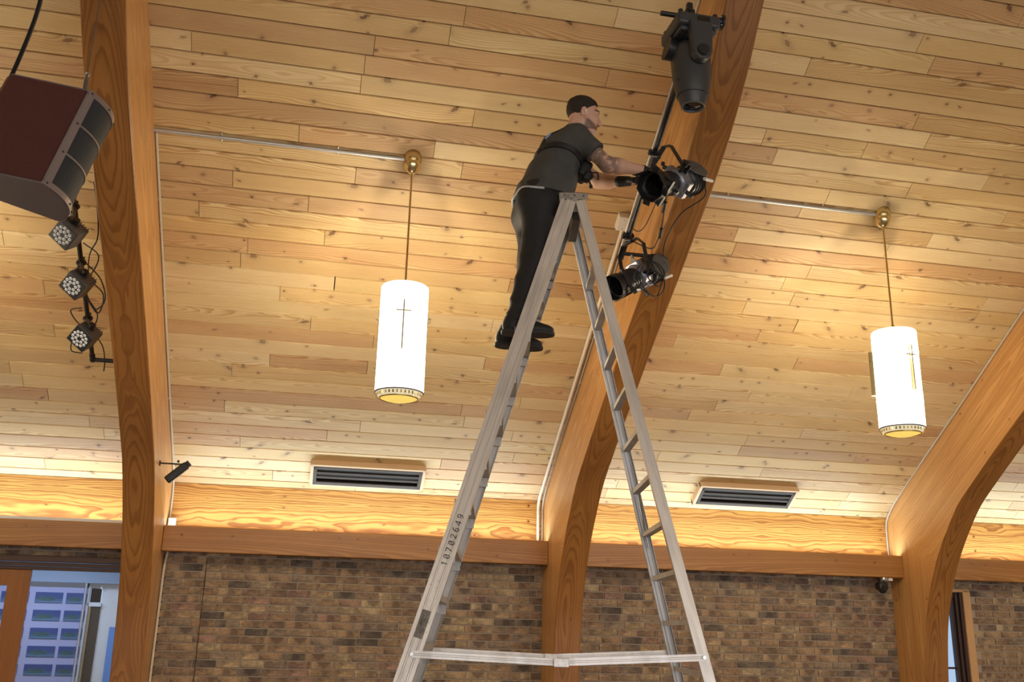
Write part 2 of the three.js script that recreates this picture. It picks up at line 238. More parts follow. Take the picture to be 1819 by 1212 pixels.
// ------------------------------------------------------------------ eave: ledge beams, frieze boards, cove lights
const bayLabels = ['over the glazed opening', 'in the middle bay', 'in the bay with the security camera', 'past the last arch'];
BAYS.forEach(([a, b], i) => {
  const x0 = a + HW + 0.001, x1 = b - HW - 0.001, w = x1 - x0, cx = (x0 + x1) / 2;
  const o = structure('beam', 'timber ledge beam under the lit frieze ' + bayLabels[i], 'beam');
  const fascia = metricUV(rbox(w, BEAM_Y1 - BEAM_Y0, 0.042, 0.009, cx, (BEAM_Y0 + BEAM_Y1) / 2, BEAM_Z - 0.021, 3), 1 / 5.12, 1 / 0.32, i * 0.37, 0.35);
  part('fascia', fascia, fasciaMat, o);
  part('ledge_board', metricUV(box(w, 0.04, ZF - BEAM_Z + 0.0 < 0 ? BEAM_Z - 0.042 - ZF : 0.1, cx, BEAM_Y0 + 0.03, (ZF + BEAM_Z - 0.042) / 2), 1 / 5.12, 1 / 0.32), glulam[2], o);
  const t = structure('trim', 'wide lit frieze board of figured pine ' + bayLabels[i], 'trim');
  part('frieze_board', metricUV(box(w, YF - 2.26, 0.05, cx, (YF + 2.26) / 2 - 0.002, ZF - 0.0245), 1 / 3.84, 1 / 0.48, i * 0.41, 0.21 + 0.1 * i), frieze, t);
  // cove strip lying in the trough behind the fascia
  const c = thing('cove_light', 'slim cool white strip light behind the ledge beam ' + bayLabels[i], 'light', [cx, 2.405, -9.02]); c.rotation.x = 0.32;
  part('housing', box(w - 0.12, 0.04, 0.06, 0, -0.005, 0), M.white, c);
  part('glowing_diffuser', box(w - 0.14, 0.008, 0.05, 0, 0.019, 0), std([0.8, 0.8, 0.8], 0.5, 0, { emissive: COOL, emissiveIntensity: 1.5 }), c);
  const L = new THREE.RectAreaLight(COOL, COVE, w - 0.14, 0.05); L.rotation.x = Math.PI / 2; L.position.set(0, 0.025, 0); L.name = 'cove_glow'; c.add(L);
});

// ------------------------------------------------------------------ brick walls
const brickMats = [[0.36, 0.22, 0.13], [0.32, 0.19, 0.115], [0.4, 0.26, 0.155], [0.27, 0.165, 0.105], [0.17, 0.12, 0.09], [0.33, 0.185, 0.13], [0.44, 0.3, 0.18], [0.22, 0.145, 0.105], [0.3, 0.2, 0.14]].map((c) => std([c[0] * 2.0, c[1] * 2.3, c[2] * 2.5], 0.92, 0, { map: brickTex, bumpMap: brickBump, bumpScale: 0.0022 }));
function brickGeo(len, v) {
  const r = rng(77 + v), g = new RoundedBoxGeometry(len, 0.0575, 0.06, 1, 0.003).translate(0, 0, -0.03), p = g.attributes.position;
  for (let i = 0; i < p.count; i++) if (p.getZ(i) > -0.01) p.setXYZ(i, p.getX(i) + (Math.sin(i * 7.1 + v) * 0.0006), p.getY(i) + Math.sin(i * 3.3 + v * 2) * 0.0006, p.getZ(i));
  return metricUV(g, 1.7, 1.7, r() * 7, r() * 7);
}
const brickSet = [0, 1, 2, 3, 4, 5, 6, 7, 8, 9].map((v) => brickGeo(0.1935, v)), halfSet = [0, 1].map((v) => brickGeo(0.0925, 10 + v));
function brickWall(name, label, x0, x1, rowTop, rowBottomPart, seed, holes = []) {
  const o = structure(name, label, 'wall'), r = rng(seed), ROWH = 0.0677, top = BEAM_Y0 + 0.05;
  const rest = [];
  for (let k = 0; k < 34; k++) {
    const y = top - 0.034 - k * ROWH; if (y < 0.03) break;
    const start = x0 + (k % 2 ? -0.1015 : 0) - 0.02 + (r() - 0.5) * 0.012 + [0, 0.03, -0.02, 0.05][k % 4];
    for (let x = start; x < x1; x += 0.203) {
      let a = x, b = x + 0.203; const half = r() < 0.025;
      const pieces = half ? [[a, a + 0.1015], [a + 0.1015, b]] : [[a, b]];
      for (let [p, q] of pieces) {
        const cp = Math.max(p, x0), cq = Math.min(q, x1); if (cq - cp < 0.03) continue;
        if (holes.some(([h0, h1, hy]) => cq > h0 && cp < h1 && y < hy)) continue;
        const full = cp === p && cq === q, len = cq - cp - 0.0095, isHalf = q - p < 0.15;
        const g = full ? (isHalf ? halfSet[Math.floor(r() * 2)] : brickSet[Math.floor(r() * 10)]) : null;
        const depth = ZF + (r() - 0.5) * 0.003, mt = brickMats[[0, 0, 0, 1, 1, 1, 2, 2, 3, 4, 5, 6, 8, 8][Math.floor(r() * 14)]];
        if (k < rowBottomPart) {
          const m = new THREE.Mesh(g || brickGeo(len, k), mt); m.name = 'brick'; shadows(m); m.position.set((cp + cq) / 2, y, depth); m.rotation.z = (r() - 0.5) * 0.006; o.add(m);
        } else rest.push(metricUV(box(len, 0.0575, 0.06, (cp + cq) / 2, y, depth - 0.03), 3.3, 3.3));
      }
    }
  }
  if (rest.length) { const m = part('lower_bricks', rest, brickMats[0], o); m.userData.kind = 'stuff'; }
  const slab = [];
  let xs = x0;
  for (const [h0, h1, hy] of holes) { if (h0 > xs) slab.push(box(h0 - xs, 3.1, 0.16, (xs + h0) / 2, 1.55, ZF - 0.088)); slab.push(box(h1 - h0, 3.1 - hy, 0.16, (h0 + h1) / 2, (3.1 + hy) / 2, ZF - 0.088)); xs = h1; }
  slab.push(box(x1 - xs, 3.1, 0.16, (xs + x1) / 2, 1.55, ZF - 0.088));
  part('mortar', slab, M.mortar, o);
  return o;
}
const LW = [-4.9, -1.47, 2.07], RW = [6.2, 6.735, 2.13];
brickWall('wall_left', 'narrow strip of dark brick above the glazed opening', -9, EDGE_X[0], 0, 3, 11, [[-4.9, -1.2, 2.17]]);
part('control_joint', box(0.006, 2.2, 0.01, -0.86, 1.1, ZF - 0.0035), M.darkGap, brickWall('wall_middle', 'brown brick wall behind the ladder in the middle bay', EDGE_X[0] + HW - 0.02, EDGE_X[1] - HW + 0.02, 0, 17, 12));
brickWall('wall_right', 'brown brick wall under the security camera', EDGE_X[1] + HW - 0.02, EDGE_X[2] - HW + 0.02, 0, 17, 13);
brickWall('wall_far_right', 'brown brick wall past the narrow window', EDGE_X[2] + HW - 0.02, 13.6, 0, 10, 14, [[6.17, RW[1], 2.14]]);

// ------------------------------------------------------------------ glazed opening and corridor behind it
{
  const o = structure('window_1', 'glazed opening with dark header and sliding timber panel', 'window');
  part('header', [rbox(3.45, 0.052, 0.075, 0.005, -3.19, 2.144, ZF + 0.025), rbox(3.45, 0.03, 0.06, 0.004, -3.19, 2.098, ZF + 0.0), rbox(3.45, 0.03, 0.05, 0.004, -3.19, 2.065, ZF - 0.02)], M.header, o);
  part('pane', box(0.9, 2.05, 0.006, -1.88, 1.025, ZF - 0.06), M.glass, o);
  const d = part('sliding_panel', [rbox(0.175, 2.04, 0.045, 0.004, -2.393, 1.03, ZF - 0.03), rbox(0.6, 0.135, 0.045, 0.004, -2.775, 1.983, ZF - 0.03), rbox(0.175, 2.04, 0.045, 0.004, -3.15, 1.03, ZF - 0.03)].map((g) => metricUV(g, 0.3, 3, 0, 0, 'y')), M.panelWood, o);
  part('pane', box(0.6, 1.9, 0.006, -2.775, 0.97, ZF - 0.03), M.glass, d);
  const z1 = -11.0, c = structure('wall_corridor', 'pale corridor seen through the glazed opening');
  part('wall_panel', [box(1.9, 2.05, 0.05, -3.13, 1.0, z1 - 0.03), box(0.62, 3, 0.05, -1.73, 1.5, z1 - 0.03), box(0.16, 1, 0.05, -2.12, 2.46, z1 - 0.03)], M.corrWhite, c);
  part('bulkhead', [box(4.6, 0.4, 0.1, -3.3, 2.21, z1 + 0.06), box(4.6, 0.05, 1.7, -3.3, 2.42, -10.15)], M.blueGrey, c);
  part('corridor_floor', box(4.6, 0.05, 1.9, -3.3, -0.02, -10.2), M.tan, c);
  part('corridor_end', [box(0.05, 2.6, 1.9, -5.2, 1.2, -10.2), box(0.05, 2.6, 1.9, -1.1, 1.2, -10.2)], M.corrWhite, c);
  part('door_frame', [box(0.018, 1.98, 0.04, -2.165, 0.99, z1 + 0.02), box(0.02, 0.03, 0.04, -2.05, 1.97, z1 + 0.02), box(0.13, 0.03, 0.04, -2.1, 1.80, z1 + 0.02)], M.corrWhite, c);
  part('door_leaf', box(0.09, 1.78, 0.03, -2.085, 0.89, z1 + 0.0), M.doorDark, c);
  part('door_edge', box(0.022, 1.78, 0.04, -2.14, 0.89, z1 + 0.005), M.tan, c);
  part('transom', box(0.1, 0.14, 0.02, -2.1, 1.89, z1), M.blackGloss, c);
  part('post', rod([-2.19, 0, z1 + 0.09], [-2.19, 2.02, z1 + 0.09], 0.014), M.alum, c);
  const print = (() => { const cv = document.createElement('canvas'); cv.width = 128; cv.height = 56; const g = cv.getContext('2d'); g.fillStyle = '#35508f'; g.fillRect(0, 0, 128, 56); g.fillStyle = '#4a6f92'; g.fillRect(0, 34, 128, 22); const r = rng(5); for (let i = 0; i < 40; i++) { g.fillStyle = ['#3d6470', '#466d66', '#355a68'][i % 3]; g.beginPath(); g.ellipse(44 + (r() - 0.3) * 60, 26 + r() * 14, 7 + r() * 8, 4 + r() * 4, 0, 0, 7); g.fill(); } g.fillStyle = '#6a86b8'; g.fillRect(0, 46, 128, 3); const t = new THREE.CanvasTexture(cv); t.colorSpace = THREE.SRGBColorSpace; return t; })();
  const pm = std([1, 1, 1], 0.5, 0, { map: print });
  const b = thing('picture_board', 'lavender board with rows of small landscape prints seen through the glass', 'board', [-3.1, 0.95, z1 + 0.02]);
  part('backing_board', rbox(1.86, 2.02, 0.02, 0.003, 0, 0.0, 0), M.lav, b);
  for (let i = 0; i < 6; i++) for (let j = 0; j < 4; j++) part('print', rbox(j ? 0.265 : 0.2, 0.108, 0.008, 0.002, j ? 0.555 - (j - 1) * 0.325 : 0.82, 0.905 - i * 0.176, 0.013), pm, b);
  tag(part('blue_poster', rbox(0.12, 1.5, 0.006, 0.002, -1.865, 0.83, z1 + 0.012), M.poster), 'plain blue poster on the white corridor wall', 'poster');
  const l = thing('unseen_corridor_light', 'unseen cool ceiling panel placed to light the corridor', 'light', [-2.6, 2.38, -10.1]);  // out of view above the header, placed to light the corridor
  part('frame', rbox(1.3, 0.03, 0.5, 0.004), M.white, l); part('glowing_panel', box(1.24, 0.006, 0.44, 0, -0.016, 0), std([0.8, 0.8, 0.8], 0.5, 0, { emissive: new THREE.Color().setRGB(0.75, 0.9, 1.2), emissiveIntensity: 1.5 }), l);
  const L = new THREE.RectAreaLight(new THREE.Color().setRGB(0.75, 0.9, 1.2), CORRIDOR, 1.24, 0.44); L.rotation.x = -Math.PI / 2; L.position.set(0, -0.022, 0); L.name = 'unseen_corridor_glow'; l.add(L);
}
{
  const o = structure('window_2', 'tall narrow window with timber casing beside the last arch', 'window');
  const top = 2.13, cx = 6.735;
  part('casing', [rbox(0.085, 2.2, 0.05, 0.004, cx + 0.042, 1.04, ZF + 0.02), rbox(0.6, 0.03, 0.05, 0.004, cx - 0.23, top + 0.01, ZF + 0.02)], M.casing, o);
  part('sash', [rbox(0.028, 2.12, 0.07, 0.003, cx - 0.016, 1.06, ZF - 0.01), rbox(0.03, 2.12, 0.06, 0.003, cx - 0.05, 1.06, ZF - 0.03), rbox(0.03, 2.12, 0.05, 0.003, cx - 0.085, 1.06, ZF - 0.05), rbox(0.46, 0.05, 0.06, 0.003, cx - 0.3, 2.095, ZF - 0.04)], M.darkFrame, o);
  part('glazing_bar', rbox(0.46, 0.02, 0.03, 0.003, cx - 0.3, 1.37, ZF - 0.06), M.darkFrame, o);
  part('pane', box(0.46, 2.1, 0.006, cx - 0.3, 1.06, ZF - 0.06), M.glass, o);
}
// unseen windows behind the camera, placed to light bricks, beams and ladder
for (let i = 0; i < 4; i++) {
  const x = -2.4 + i * 4.2, o = structure('window_' + (3 + i), ['first', 'second', 'third', 'fourth'][i] + ' unseen frosted window in the wall opposite, placed to light the brick wall', 'window', [x, 1.55, FAR_Z - 0.02]);
  part('unseen_window_frame', [rbox(3.1, 0.08, 0.08, 0.005, 0, 1.24, 0), rbox(3.1, 0.08, 0.08, 0.005, 0, -1.24, 0), rbox(0.08, 2.5, 0.08, 0.005, 1.51, 0, 0), rbox(0.08, 2.5, 0.08, 0.005, -1.51, 0, 0)], M.casing, o);
  part('pane', box(2.95, 2.4, 0.01, 0, 0, 0), std([0.8, 0.8, 0.8], 0.6, 0, { emissive: DAY, emissiveIntensity: 2 }), o);
  const L = new THREE.RectAreaLight(DAY, UNSEEN_WINDOW_LIGHT, 2.95, 2.4); L.position.set(0, 0, -0.05); L.name = 'daylight'; o.add(L);  // unseen source, strength set for the light on the brick side
}

// ------------------------------------------------------------------ pendants and their conduits
function pendant(x, z, label, turn = 0) {
  const cy = ceilY(z), o = thing('pendant_lamp', label, 'lamp', [x, cy, z], 'white cylinder pendant lamps');
  part('canopy', [lathe([[0.001, -0.115], [0.02, -0.112], [0.045, -0.092], [0.058, -0.06], [0.06, -0.035], [0.052, -0.028], [0.064, -0.02], [0.066, 0.045], [0.001, 0.046]], 32)], M.brass, o);
  part('stem', [rod([0, -0.1, 0], [0, -0.98, 0], 0.0075), lathe([[0.008, -0.93], [0.013, -0.92], [0.013, -0.97], [0.02, -0.978], [0.001, -0.98]].reverse(), 16)], M.brass, o);
  const R = 0.162, y1 = -0.975, y0 = -1.715;
  part('shade', lathe([[0.001, y1 + 0.004], [R - 0.03, y1 + 0.003], [R - 0.006, y1], [R, y1 - 0.008], [R, y0 + 0.004], [R - 0.004, y0]].reverse(), 48), std([0.85, 0.84, 0.82], 0.45, 0, { emissive: new THREE.Color().setRGB(1, 0.93, 0.86), emissiveIntensity: PENDANT_GLOW }), o);
  part('rim', lathe([[R + 0.001, y0 + 0.004], [R + 0.002, y0], [R + 0.001, y0 - 0.004], [R - 0.006, y0 - 0.004]].reverse(), 48), M.fixtureGrey, o);
  part('lower_collar', lathe([[R - 0.004, y0 - 0.002], [R - 0.03, y0 - 0.03], [R - 0.034, y0 - 0.034]].reverse(), 48), std([0.8, 0.78, 0.7], 0.4, 0, { emissive: new THREE.Color().setRGB(1, 0.9, 0.6), emissiveIntensity: 0.5 }), o);
  const band = []; for (let i = 0; i < 36; i++) { const a = (i / 36) * Math.PI * 2; band.push(box(0.011, 0.022, 0.004, 0, 0, R - 0.012).rotateX(0).translate(0, y0 - 0.017, 0).applyMatrix4(new THREE.Matrix4().makeRotationY(a))); }
  part('brass_fretwork', band, M.brass, o);
  part('bottom_ring', new THREE.TorusGeometry(R - 0.036, 0.006, 8, 48).rotateX(Math.PI / 2).translate(0, y0 - 0.036, 0), M.brass, o);
  part('diffuser', lathe([[0.001, y0 - 0.06], [0.06, y0 - 0.056], [0.1, y0 - 0.045], [R - 0.037, y0 - 0.034]], 40), std([0.8, 0.6, 0.2], 0.4, 0, { emissive: new THREE.Color().setRGB(1, 0.72, 0.16), emissiveIntensity: 0.75 }), o);
  for (let i = 0; i < 3; i++) {
    const c = part('cross', [box(0.008, 0.34, 0.03, 0, -1.29, R + 0.014), box(0.1, 0.006, 0.006, 0, -1.195, R + 0.022)], M.brassDark, o); c.rotation.y = turn + (i * Math.PI * 2) / 3;
  }
  for (let i = 0; i < 4; i++) for (const yy of [-1.15, -1.5]) { const a = turn + Math.PI / 4 + (i * Math.PI) / 2, L = new THREE.PointLight(WARM, PENDANT_POINT / 2); L.position.set(Math.sin(a) * (R + 0.016), yy, Math.cos(a) * (R + 0.016)); L.shadow.radius = 0.5; L.castShadow = true; L.name = 'pendant_glow'; o.add(L); }
  return o;
}
const PZ = ZF + 2.981;
const P1 = pendant(0.518, PZ, 'lit white cylinder pendant lamp with thin crosses hanging beside the man on the ladder', -0.084);
pendant(4.217, PZ, 'lit white cylinder pendant lamp with brass crosses hanging right of the ladder', 0.047);
pendant(-3.19, PZ, 'unseen lit white cylinder pendant lamp in the bay beyond the loudspeaker');  // out of view, placed to light the loudspeaker bay
pendant(7.92, PZ, 'unseen lit white cylinder pendant lamp past the last arch');  // out of view, placed to light the bay past the last arch
for (const [k, x] of [-3.19, 0.518, 4.217, 7.92].entries()) pendant(x, 2 * RIDGE_Z - PZ, ['first', 'second', 'third', 'fourth'][k] + ' unseen lit white cylinder pendant lamp of the opposite row').position.y = ceilY(PZ);  // unseen row across the hall, placed to light surfaces facing the camera
{
  const sP = 2.981 / CT, runs = [[EDGE_X[0] + HW, 0.518, 'grey metal conduit along the ceiling from the first arch to the pendant by the ladder'], [EDGE_X[1] + HW, 4.217, 'grey metal conduit along the ceiling from the lights arch to the far pendant']];
  for (const [a, b, l] of runs) { const o = thing('ceiling_conduit', l, 'conduit'); part('pipe', rod(onCeil(a, sP, 0.016), onCeil(b - 0.05, sP, 0.016), 0.0125), M.conduit, o); for (const f of [0.25, 0.7]) part('strap', rod(onCeil(lerp(a, b, f), sP - 0.03, 0.004), onCeil(lerp(a, b, f), sP + 0.03, 0.004), 0.006), M.conduit, o); }
}

// ------------------------------------------------------------------ air vents in the ceiling
function vent(xc, label) {
  const o = thing('air_vent', label, 'vent', [0, 0, 0], 'ceiling air vents'); const s0 = 0.115, s1 = 0.4, w = 1.0, c = (s0 + s1) / 2, h = s1 - s0;
  const p = onCeil(xc, c, 0); o.position.copy(p); o.quaternion.setFromRotationMatrix(basis(V(1, 0, 0), S_DIR, N_DIR));
  part('wood_surround', [rbox(w + 0.05, 0.026, 0.062, 0.003, 0, h / 2 - 0.01, 0.028), rbox(w + 0.05, 0.026, 0.062, 0.003, 0, -h / 2 + 0.01, 0.028), rbox(0.03, h, 0.062, 0.003, w / 2 + 0.01, 0, 0.028), rbox(0.03, h, 0.062, 0.003, -w / 2 - 0.01, 0, 0.028)], M.ventWood, o);
  part('grille_frame', [rbox(w - 0.01, 0.032, 0.014, 0.003, 0, h / 2 - 0.038, 0.056), rbox(w - 0.01, 0.042, 0.014, 0.003, 0, -h / 2 + 0.043, 0.056), rbox(0.03, h - 0.05, 0.014, 0.003, w / 2 - 0.02, 0, 0.056), rbox(0.03, h - 0.05, 0.014, 0.003, -w / 2 + 0.02, 0, 0.056)], M.vent, o);
  part('dark_backing', box(w - 0.02, h - 0.03, 0.004, 0, 0, 0.012), M.ventDark, o);  // flat near-black sheet standing in for the dark depth behind the louvres
  for (const k of [0, 1]) part('louvre', rbox(w - 0.05, 0.026, 0.012, 0.003).rotateX(-0.2).translate(0, 0.032 - k * 0.056, 0.05), M.vent, o);
}
vent(0.505, 'dark slotted air vent in a wooden frame left of the ladder');
vent(4.255, 'dark slotted air vent in a wooden frame right of the ladder');

// ------------------------------------------------------------------ stepladder
{
  const E1 = V(0.982, 0, 0.191), D1 = V(0.191, 0, -0.982), base = V(1.389, 0, -5.185), YT = 4.088, WT = 0.206, WB = 0.547, SL = 1.232, SR = 1.01, TR = 0.057;
  const at = (side, near, y, dw = 0, du = 0) => { const k = (YT - y) / YT, u = side < 0 ? -(SL * k) : TR + (SR - TR) * k, w = (WT + (WB - WT) * k) * (near ? -1 : 1); return base.clone().addScaledVector(E1, u + du).addScaledVector(D1, w + dw).add(V(0, y, 0)); };
  const o = thing('stepladder', 'tall worn aluminium stepladder the man is standing on', 'ladder', [base.x, 0, base.z]);
  const loc = (g) => g.translate(-base.x, 0, -base.z);
  // channel section, web on the outside
  const chan = (w, d, t) => [[-w / 2, -d / 2], [w / 2, -d / 2], [w / 2, d / 2], [w / 2 - t, d / 2], [w / 2 - t, -d / 2 + t], [0.012, -d / 2 + t], [0.009, -d / 2 + t + 0.003], [-0.009, -d / 2 + t + 0.003], [-0.012, -d / 2 + t], [-w / 2 + t, -d / 2 + t], [-w / 2 + t, d / 2], [-w / 2, d / 2]];
  const web = (w, d, t) => [[-w / 2, -d / 2], [-w / 2 + 0.02, -d / 2], [-w / 2 + 0.023, -d / 2 - 0.002], [-w / 2 + 0.029, -d / 2 - 0.002], [-w / 2 + 0.032, -d / 2], [w / 2 - 0.032, -d / 2], [w / 2 - 0.029, -d / 2 - 0.002], [w / 2 - 0.023, -d / 2 - 0.002], [w / 2 - 0.02, -d / 2], [w / 2, -d / 2], [w / 2, d / 2], [w / 2 - t, d / 2], [w / 2 - t, -d / 2 + t], [-w / 2 + t, -d / 2 + t], [-w / 2 + t, d / 2], [-w / 2, d / 2]];
  function rail(side, near, w, d, mat) {
    const a = at(side, near, 0.02), b = at(side, near, YT - 0.02), z = b.clone().sub(a).normalize();
    let x = E1.clone().addScaledVector(z, -E1.dot(z)).normalize(); let y = z.clone().cross(x);   // y points across the ladder
    const out = D1.clone().multiplyScalar(near ? -1 : 1);                                         // towards the outside
    if (y.dot(out) > 0) { x.negate(); }
    return part('rail', loc(sweep(w > 0.07 ? web(w, d, 0.003) : chan(w, d, 0.003), a, b, x)).toNonIndexed(), mat, o);
  }
  const railUV = (m, L) => { const p = m.geometry.attributes.position, u = new Float32Array(p.count * 2); for (let i = 0; i < p.count; i++) { u[2 * i] = p.getY(i) * 0.8; u[2 * i + 1] = (p.getX(i) + (p.getY(i) - 4.088) * (L || 0)) * 4; } m.geometry.setAttribute('uv', new THREE.BufferAttribute(u, 2)); return m; };
  railUV(rail(-1, true, 0.088, 0.03, M.rail), -0.3); railUV(rail(-1, false, 0.088, 0.03, M.railDull), -0.3); railUV(rail(1, true, 0.056, 0.03, M.rail), 0.24); railUV(rail(1, false, 0.056, 0.03, M.railDull), 0.24);
  const across = (p, q, side) => p.clone().lerp(q, side);
  for (let i = -12; i <= 2; i++) {                                       // treads on the climbing side
    const y = 3.238 + i * 0.243; if (y < 0.15 || y > YT - 0.2) continue;
    const a = at(-1, true, y, 0.02), b = at(-1, false, y, -0.02);
    part('step', [loc(sweep([[-0.05, 0], [0.046, 0], [0.046, -0.032], [0.043, -0.032], [0.043, -0.004], [-0.047, -0.004], [-0.047, -0.032], [-0.05, -0.032]], a, b, E1)), ...[0, 1].map((k) => loc(box(0.075, 0.05, 0.004).applyMatrix4(basis(E1, V(0, 1, 0), D1.clone().negate(), (k ? b : a).clone().add(V(0, -0.03, 0))))))], M.railDull, o);
  }
  for (let y = 3.671; y > 0.2; y -= 0.2475) {                            // thin horizontals on the rear side
    const a = at(1, true, y, 0.01), b = at(1, false, y, -0.01);
    part('crosspiece', loc(sweep([[-0.02, 0], [0.02, 0], [0.02, -0.003], [-0.017, -0.003], [-0.017, -0.026], [-0.02, -0.026]], a, b, E1)), M.railDull, o);
  }
  for (const y of [2.42, 1.2]) part('diagonal_strut', [loc(rod(at(1, false, y, -0.03), at(1, false, y - 0.3, -0.02).addScaledVector(D1, -0.0), 0.004)), loc(rod(at(1, false, y, -0.13), at(1, false, y - 0.25, -0.01), 0.005))], M.steel, o);
  // cap
  const C = base.clone().add(V(0, YT, 0)), cu = 0.02;
  const capM = basis(E1, V(0, 1, 0), D1.clone().negate(), C.clone().sub(V(base.x, 0, base.z)));
  part('top_cap', [rbox(0.152, 0.014, 2 * WT + 0.03, 0.004, cu, 0.022, 0), ...[-1, 1].map((k) => { const s = new THREE.Shape([[-0.072, 0], [0.094, 0], [0.097, -0.02], [0.088, -0.032], [0.04, -0.036], [0.02, -0.05], [-0.05, -0.058], [-0.068, -0.052]].map((p) => new THREE.Vector2(...p))); for (const [hx, hy] of [[-0.04, -0.015], [-0.035, -0.043], [0.07, -0.016], [0.0, -0.034]]) { const h = new THREE.Path(); h.absarc(hx, hy, 0.0055, 0, Math.PI * 2); s.holes.push(h); } return new THREE.ExtrudeGeometry(s, { depth: 0.006, bevelEnabled: true, bevelSize: 0.002, bevelThickness: 0.002, bevelSegments: 1, curveSegments: 10 }).translate(cu - 0.01, 0.025, k > 0 ? WT + 0.008 : -WT - 0.014); })].map((g) => g.applyMatrix4(capM)), M.cast, o);
  part('cap_emblem', [[-0.012, 0], [0.0, 0.012], [0.012, 0]].map(([x, y]) => box(0.012, 0.003, 0.002, 0, 0, 0).rotateZ(x < 0 ? 0.8 : x > 0 ? -0.8 : 0).translate(cu - 0.03 + x * 0.6, -0.002 + y, WT + 0.018).applyMatrix4(capM)), M.graphite, o);
  part('rivet', [[-0.05, 0.01], [0.008, 0.01], [0.06, 0.009], [-0.045, -0.018]].map(([x, y]) => cyl(0.006, 0.006, 0.004, 10).rotateX(Math.PI / 2).translate(cu + x, y, WT + 0.018).applyMatrix4(capM)), M.graphite, o);
  part('hinge_block', [rbox(0.05, 0.09, 2 * WT - 0.06, 0.008, cu + 0.025, -0.075, 0).applyMatrix4(capM), rbox(0.075, 0.012, 2 * WT - 0.04, 0.004, cu + 0.02, -0.03, 0).applyMatrix4(capM)], M.fixture, o);
  part('hinge_plate', rbox(0.06, 0.05, 0.012, 0.004, cu + 0.012, -0.05, WT - 0.03).applyMatrix4(capM), M.cast, o);
  // spreader braces with their elbow hinge
  for (const near of [true, false]) {
    const a = at(-1, near, 1.524, near ? -0.028 : 0.02, 0.0), b = at(1, near, 1.539, near ? -0.028 : 0.02), m = a.clone().lerp(b, 0.51).add(V(0, -0.032, 0));
    const sec = [[-0.017, -0.004], [0.017, -0.004], [0.017, 0.0], [0.005, 0.0], [0.003, 0.004], [-0.003, 0.004], [-0.005, 0.0], [-0.017, 0.0]];
    for (const [p, q] of [[a, m.clone().addScaledVector(E1, 0.03)], [m.clone().addScaledVector(E1, -0.03).addScaledVector(D1, -0.009), b]]) part('spreader_bar', loc(sweep(sec, p, q, V(0, 1, 0))), M.rail, o);
    part('spreader_hinge', [loc(rbox(0.075, 0.042, 0.008, 0.003).applyMatrix4(basis(E1, V(0, 1, 0), D1.clone().negate(), m.clone().addScaledVector(D1, -0.014)))), loc(cyl(0.007, 0.007, 0.03, 12).rotateX(Math.PI / 2).applyMatrix4(basis(E1, V(0, 1, 0), D1.clone().negate(), m)))], M.rail, o);
    for (const p of [a, b]) part('bolt', loc(cyl(0.009, 0.009, 0.014, 10).rotateX(Math.PI / 2).applyMatrix4(basis(E1, V(0, 1, 0), D1.clone().negate(), p.clone().addScaledVector(D1, near ? -0.008 : 0.008)))), M.steel, o);
  }
  for (const side of [-1, 1]) for (const near of [true, false]) part('rubber_foot', loc(rbox(0.1, 0.04, 0.05, 0.008).translate(...at(side, near, 0.02).toArray())), M.black, o);
  // print on the near climbing rail
  const a = at(-1, true, 1.0), b = at(-1, true, 3.0), up = b.clone().sub(a).normalize(), xr = E1.clone().addScaledVector(up, -E1.dot(up)).normalize(), nr = up.clone().cross(xr).normalize().multiplyScalar(1);
  const outw = D1.clone().negate(); if (nr.dot(outw) < 0) nr.negate();
  function label(name, w, h, y, draw, du = 0) {
    const cv = document.createElement('canvas'); cv.width = 512; cv.height = Math.round((512 * w) / h); const g = cv.getContext('2d'); draw(g, cv.width, cv.height);
    const t = new THREE.CanvasTexture(cv); t.colorSpace = THREE.SRGBColorSpace;
    const yv = up.clone(), xv = yv.clone().cross(nr);                     // readable from outside, text runs up the rail
    const pl = new THREE.PlaneGeometry(h, w).applyMatrix4(basis(yv, xv.clone().negate(), nr, at(-1, true, y, -0.0182).addScaledVector(xr, du)));
    return part(name, loc(pl), new THREE.MeshStandardMaterial({ map: t, transparent: true, roughness: 0.6, polygonOffset: true, polygonOffsetFactor: -1 }), o);
  }
  label('printed_number', 0.046, 0.29, 2.085, (g, w, h) => { g.fillStyle = '#2b2826'; g.font = '76px monospace'; g.textBaseline = 'middle'; g.textAlign = 'left'; const s = '10702649'; for (let i = 0; i < s.length; i++) { const x = 6 + i * 63; g.fillText(s[i], x, h / 2 + 2); if (s[i] === '0') { g.fillStyle = '#2b2826'; g.beginPath(); g.lineWidth = 5; g.strokeStyle = '#2b2826'; g.moveTo(x + 10, h / 2 + 22); g.lineTo(x + 36, h / 2 - 22); g.stroke(); } } }, 0.004);
  label('worn_sticker', 0.05, 0.14, 1.665, (g, w, h) => { g.fillStyle = 'rgba(140,132,124,0.8)'; g.fillRect(4, 8, w - 8, h - 16); g.fillStyle = 'rgba(90,84,78,0.9)'; const r = rng(9); for (let i = 0; i < 26; i++) g.fillRect(20 + r() * 440, 20 + r() * (h - 50), 10 + r() * 60, 5 + r() * 9); g.fillStyle = 'rgba(190,184,176,0.8)'; for (let i = 0; i < 16; i++) g.fillRect(20 + r() * 440, 20 + r() * (h - 50), 8 + r() * 50, 4 + r() * 8); });
  label('scuff_marks', 0.07, 0.5, 1.86, (g, w, h) => { const r = rng(19); for (let i = 0; i < 34; i++) { g.fillStyle = `rgba(70,65,60,${0.1 + r() * 0.25})`; g.beginPath(); g.ellipse(r() * w, r() * h, 1 + r() * 9, 1 + r() * 3, r() * 3, 0, 7); g.fill(); } });
}

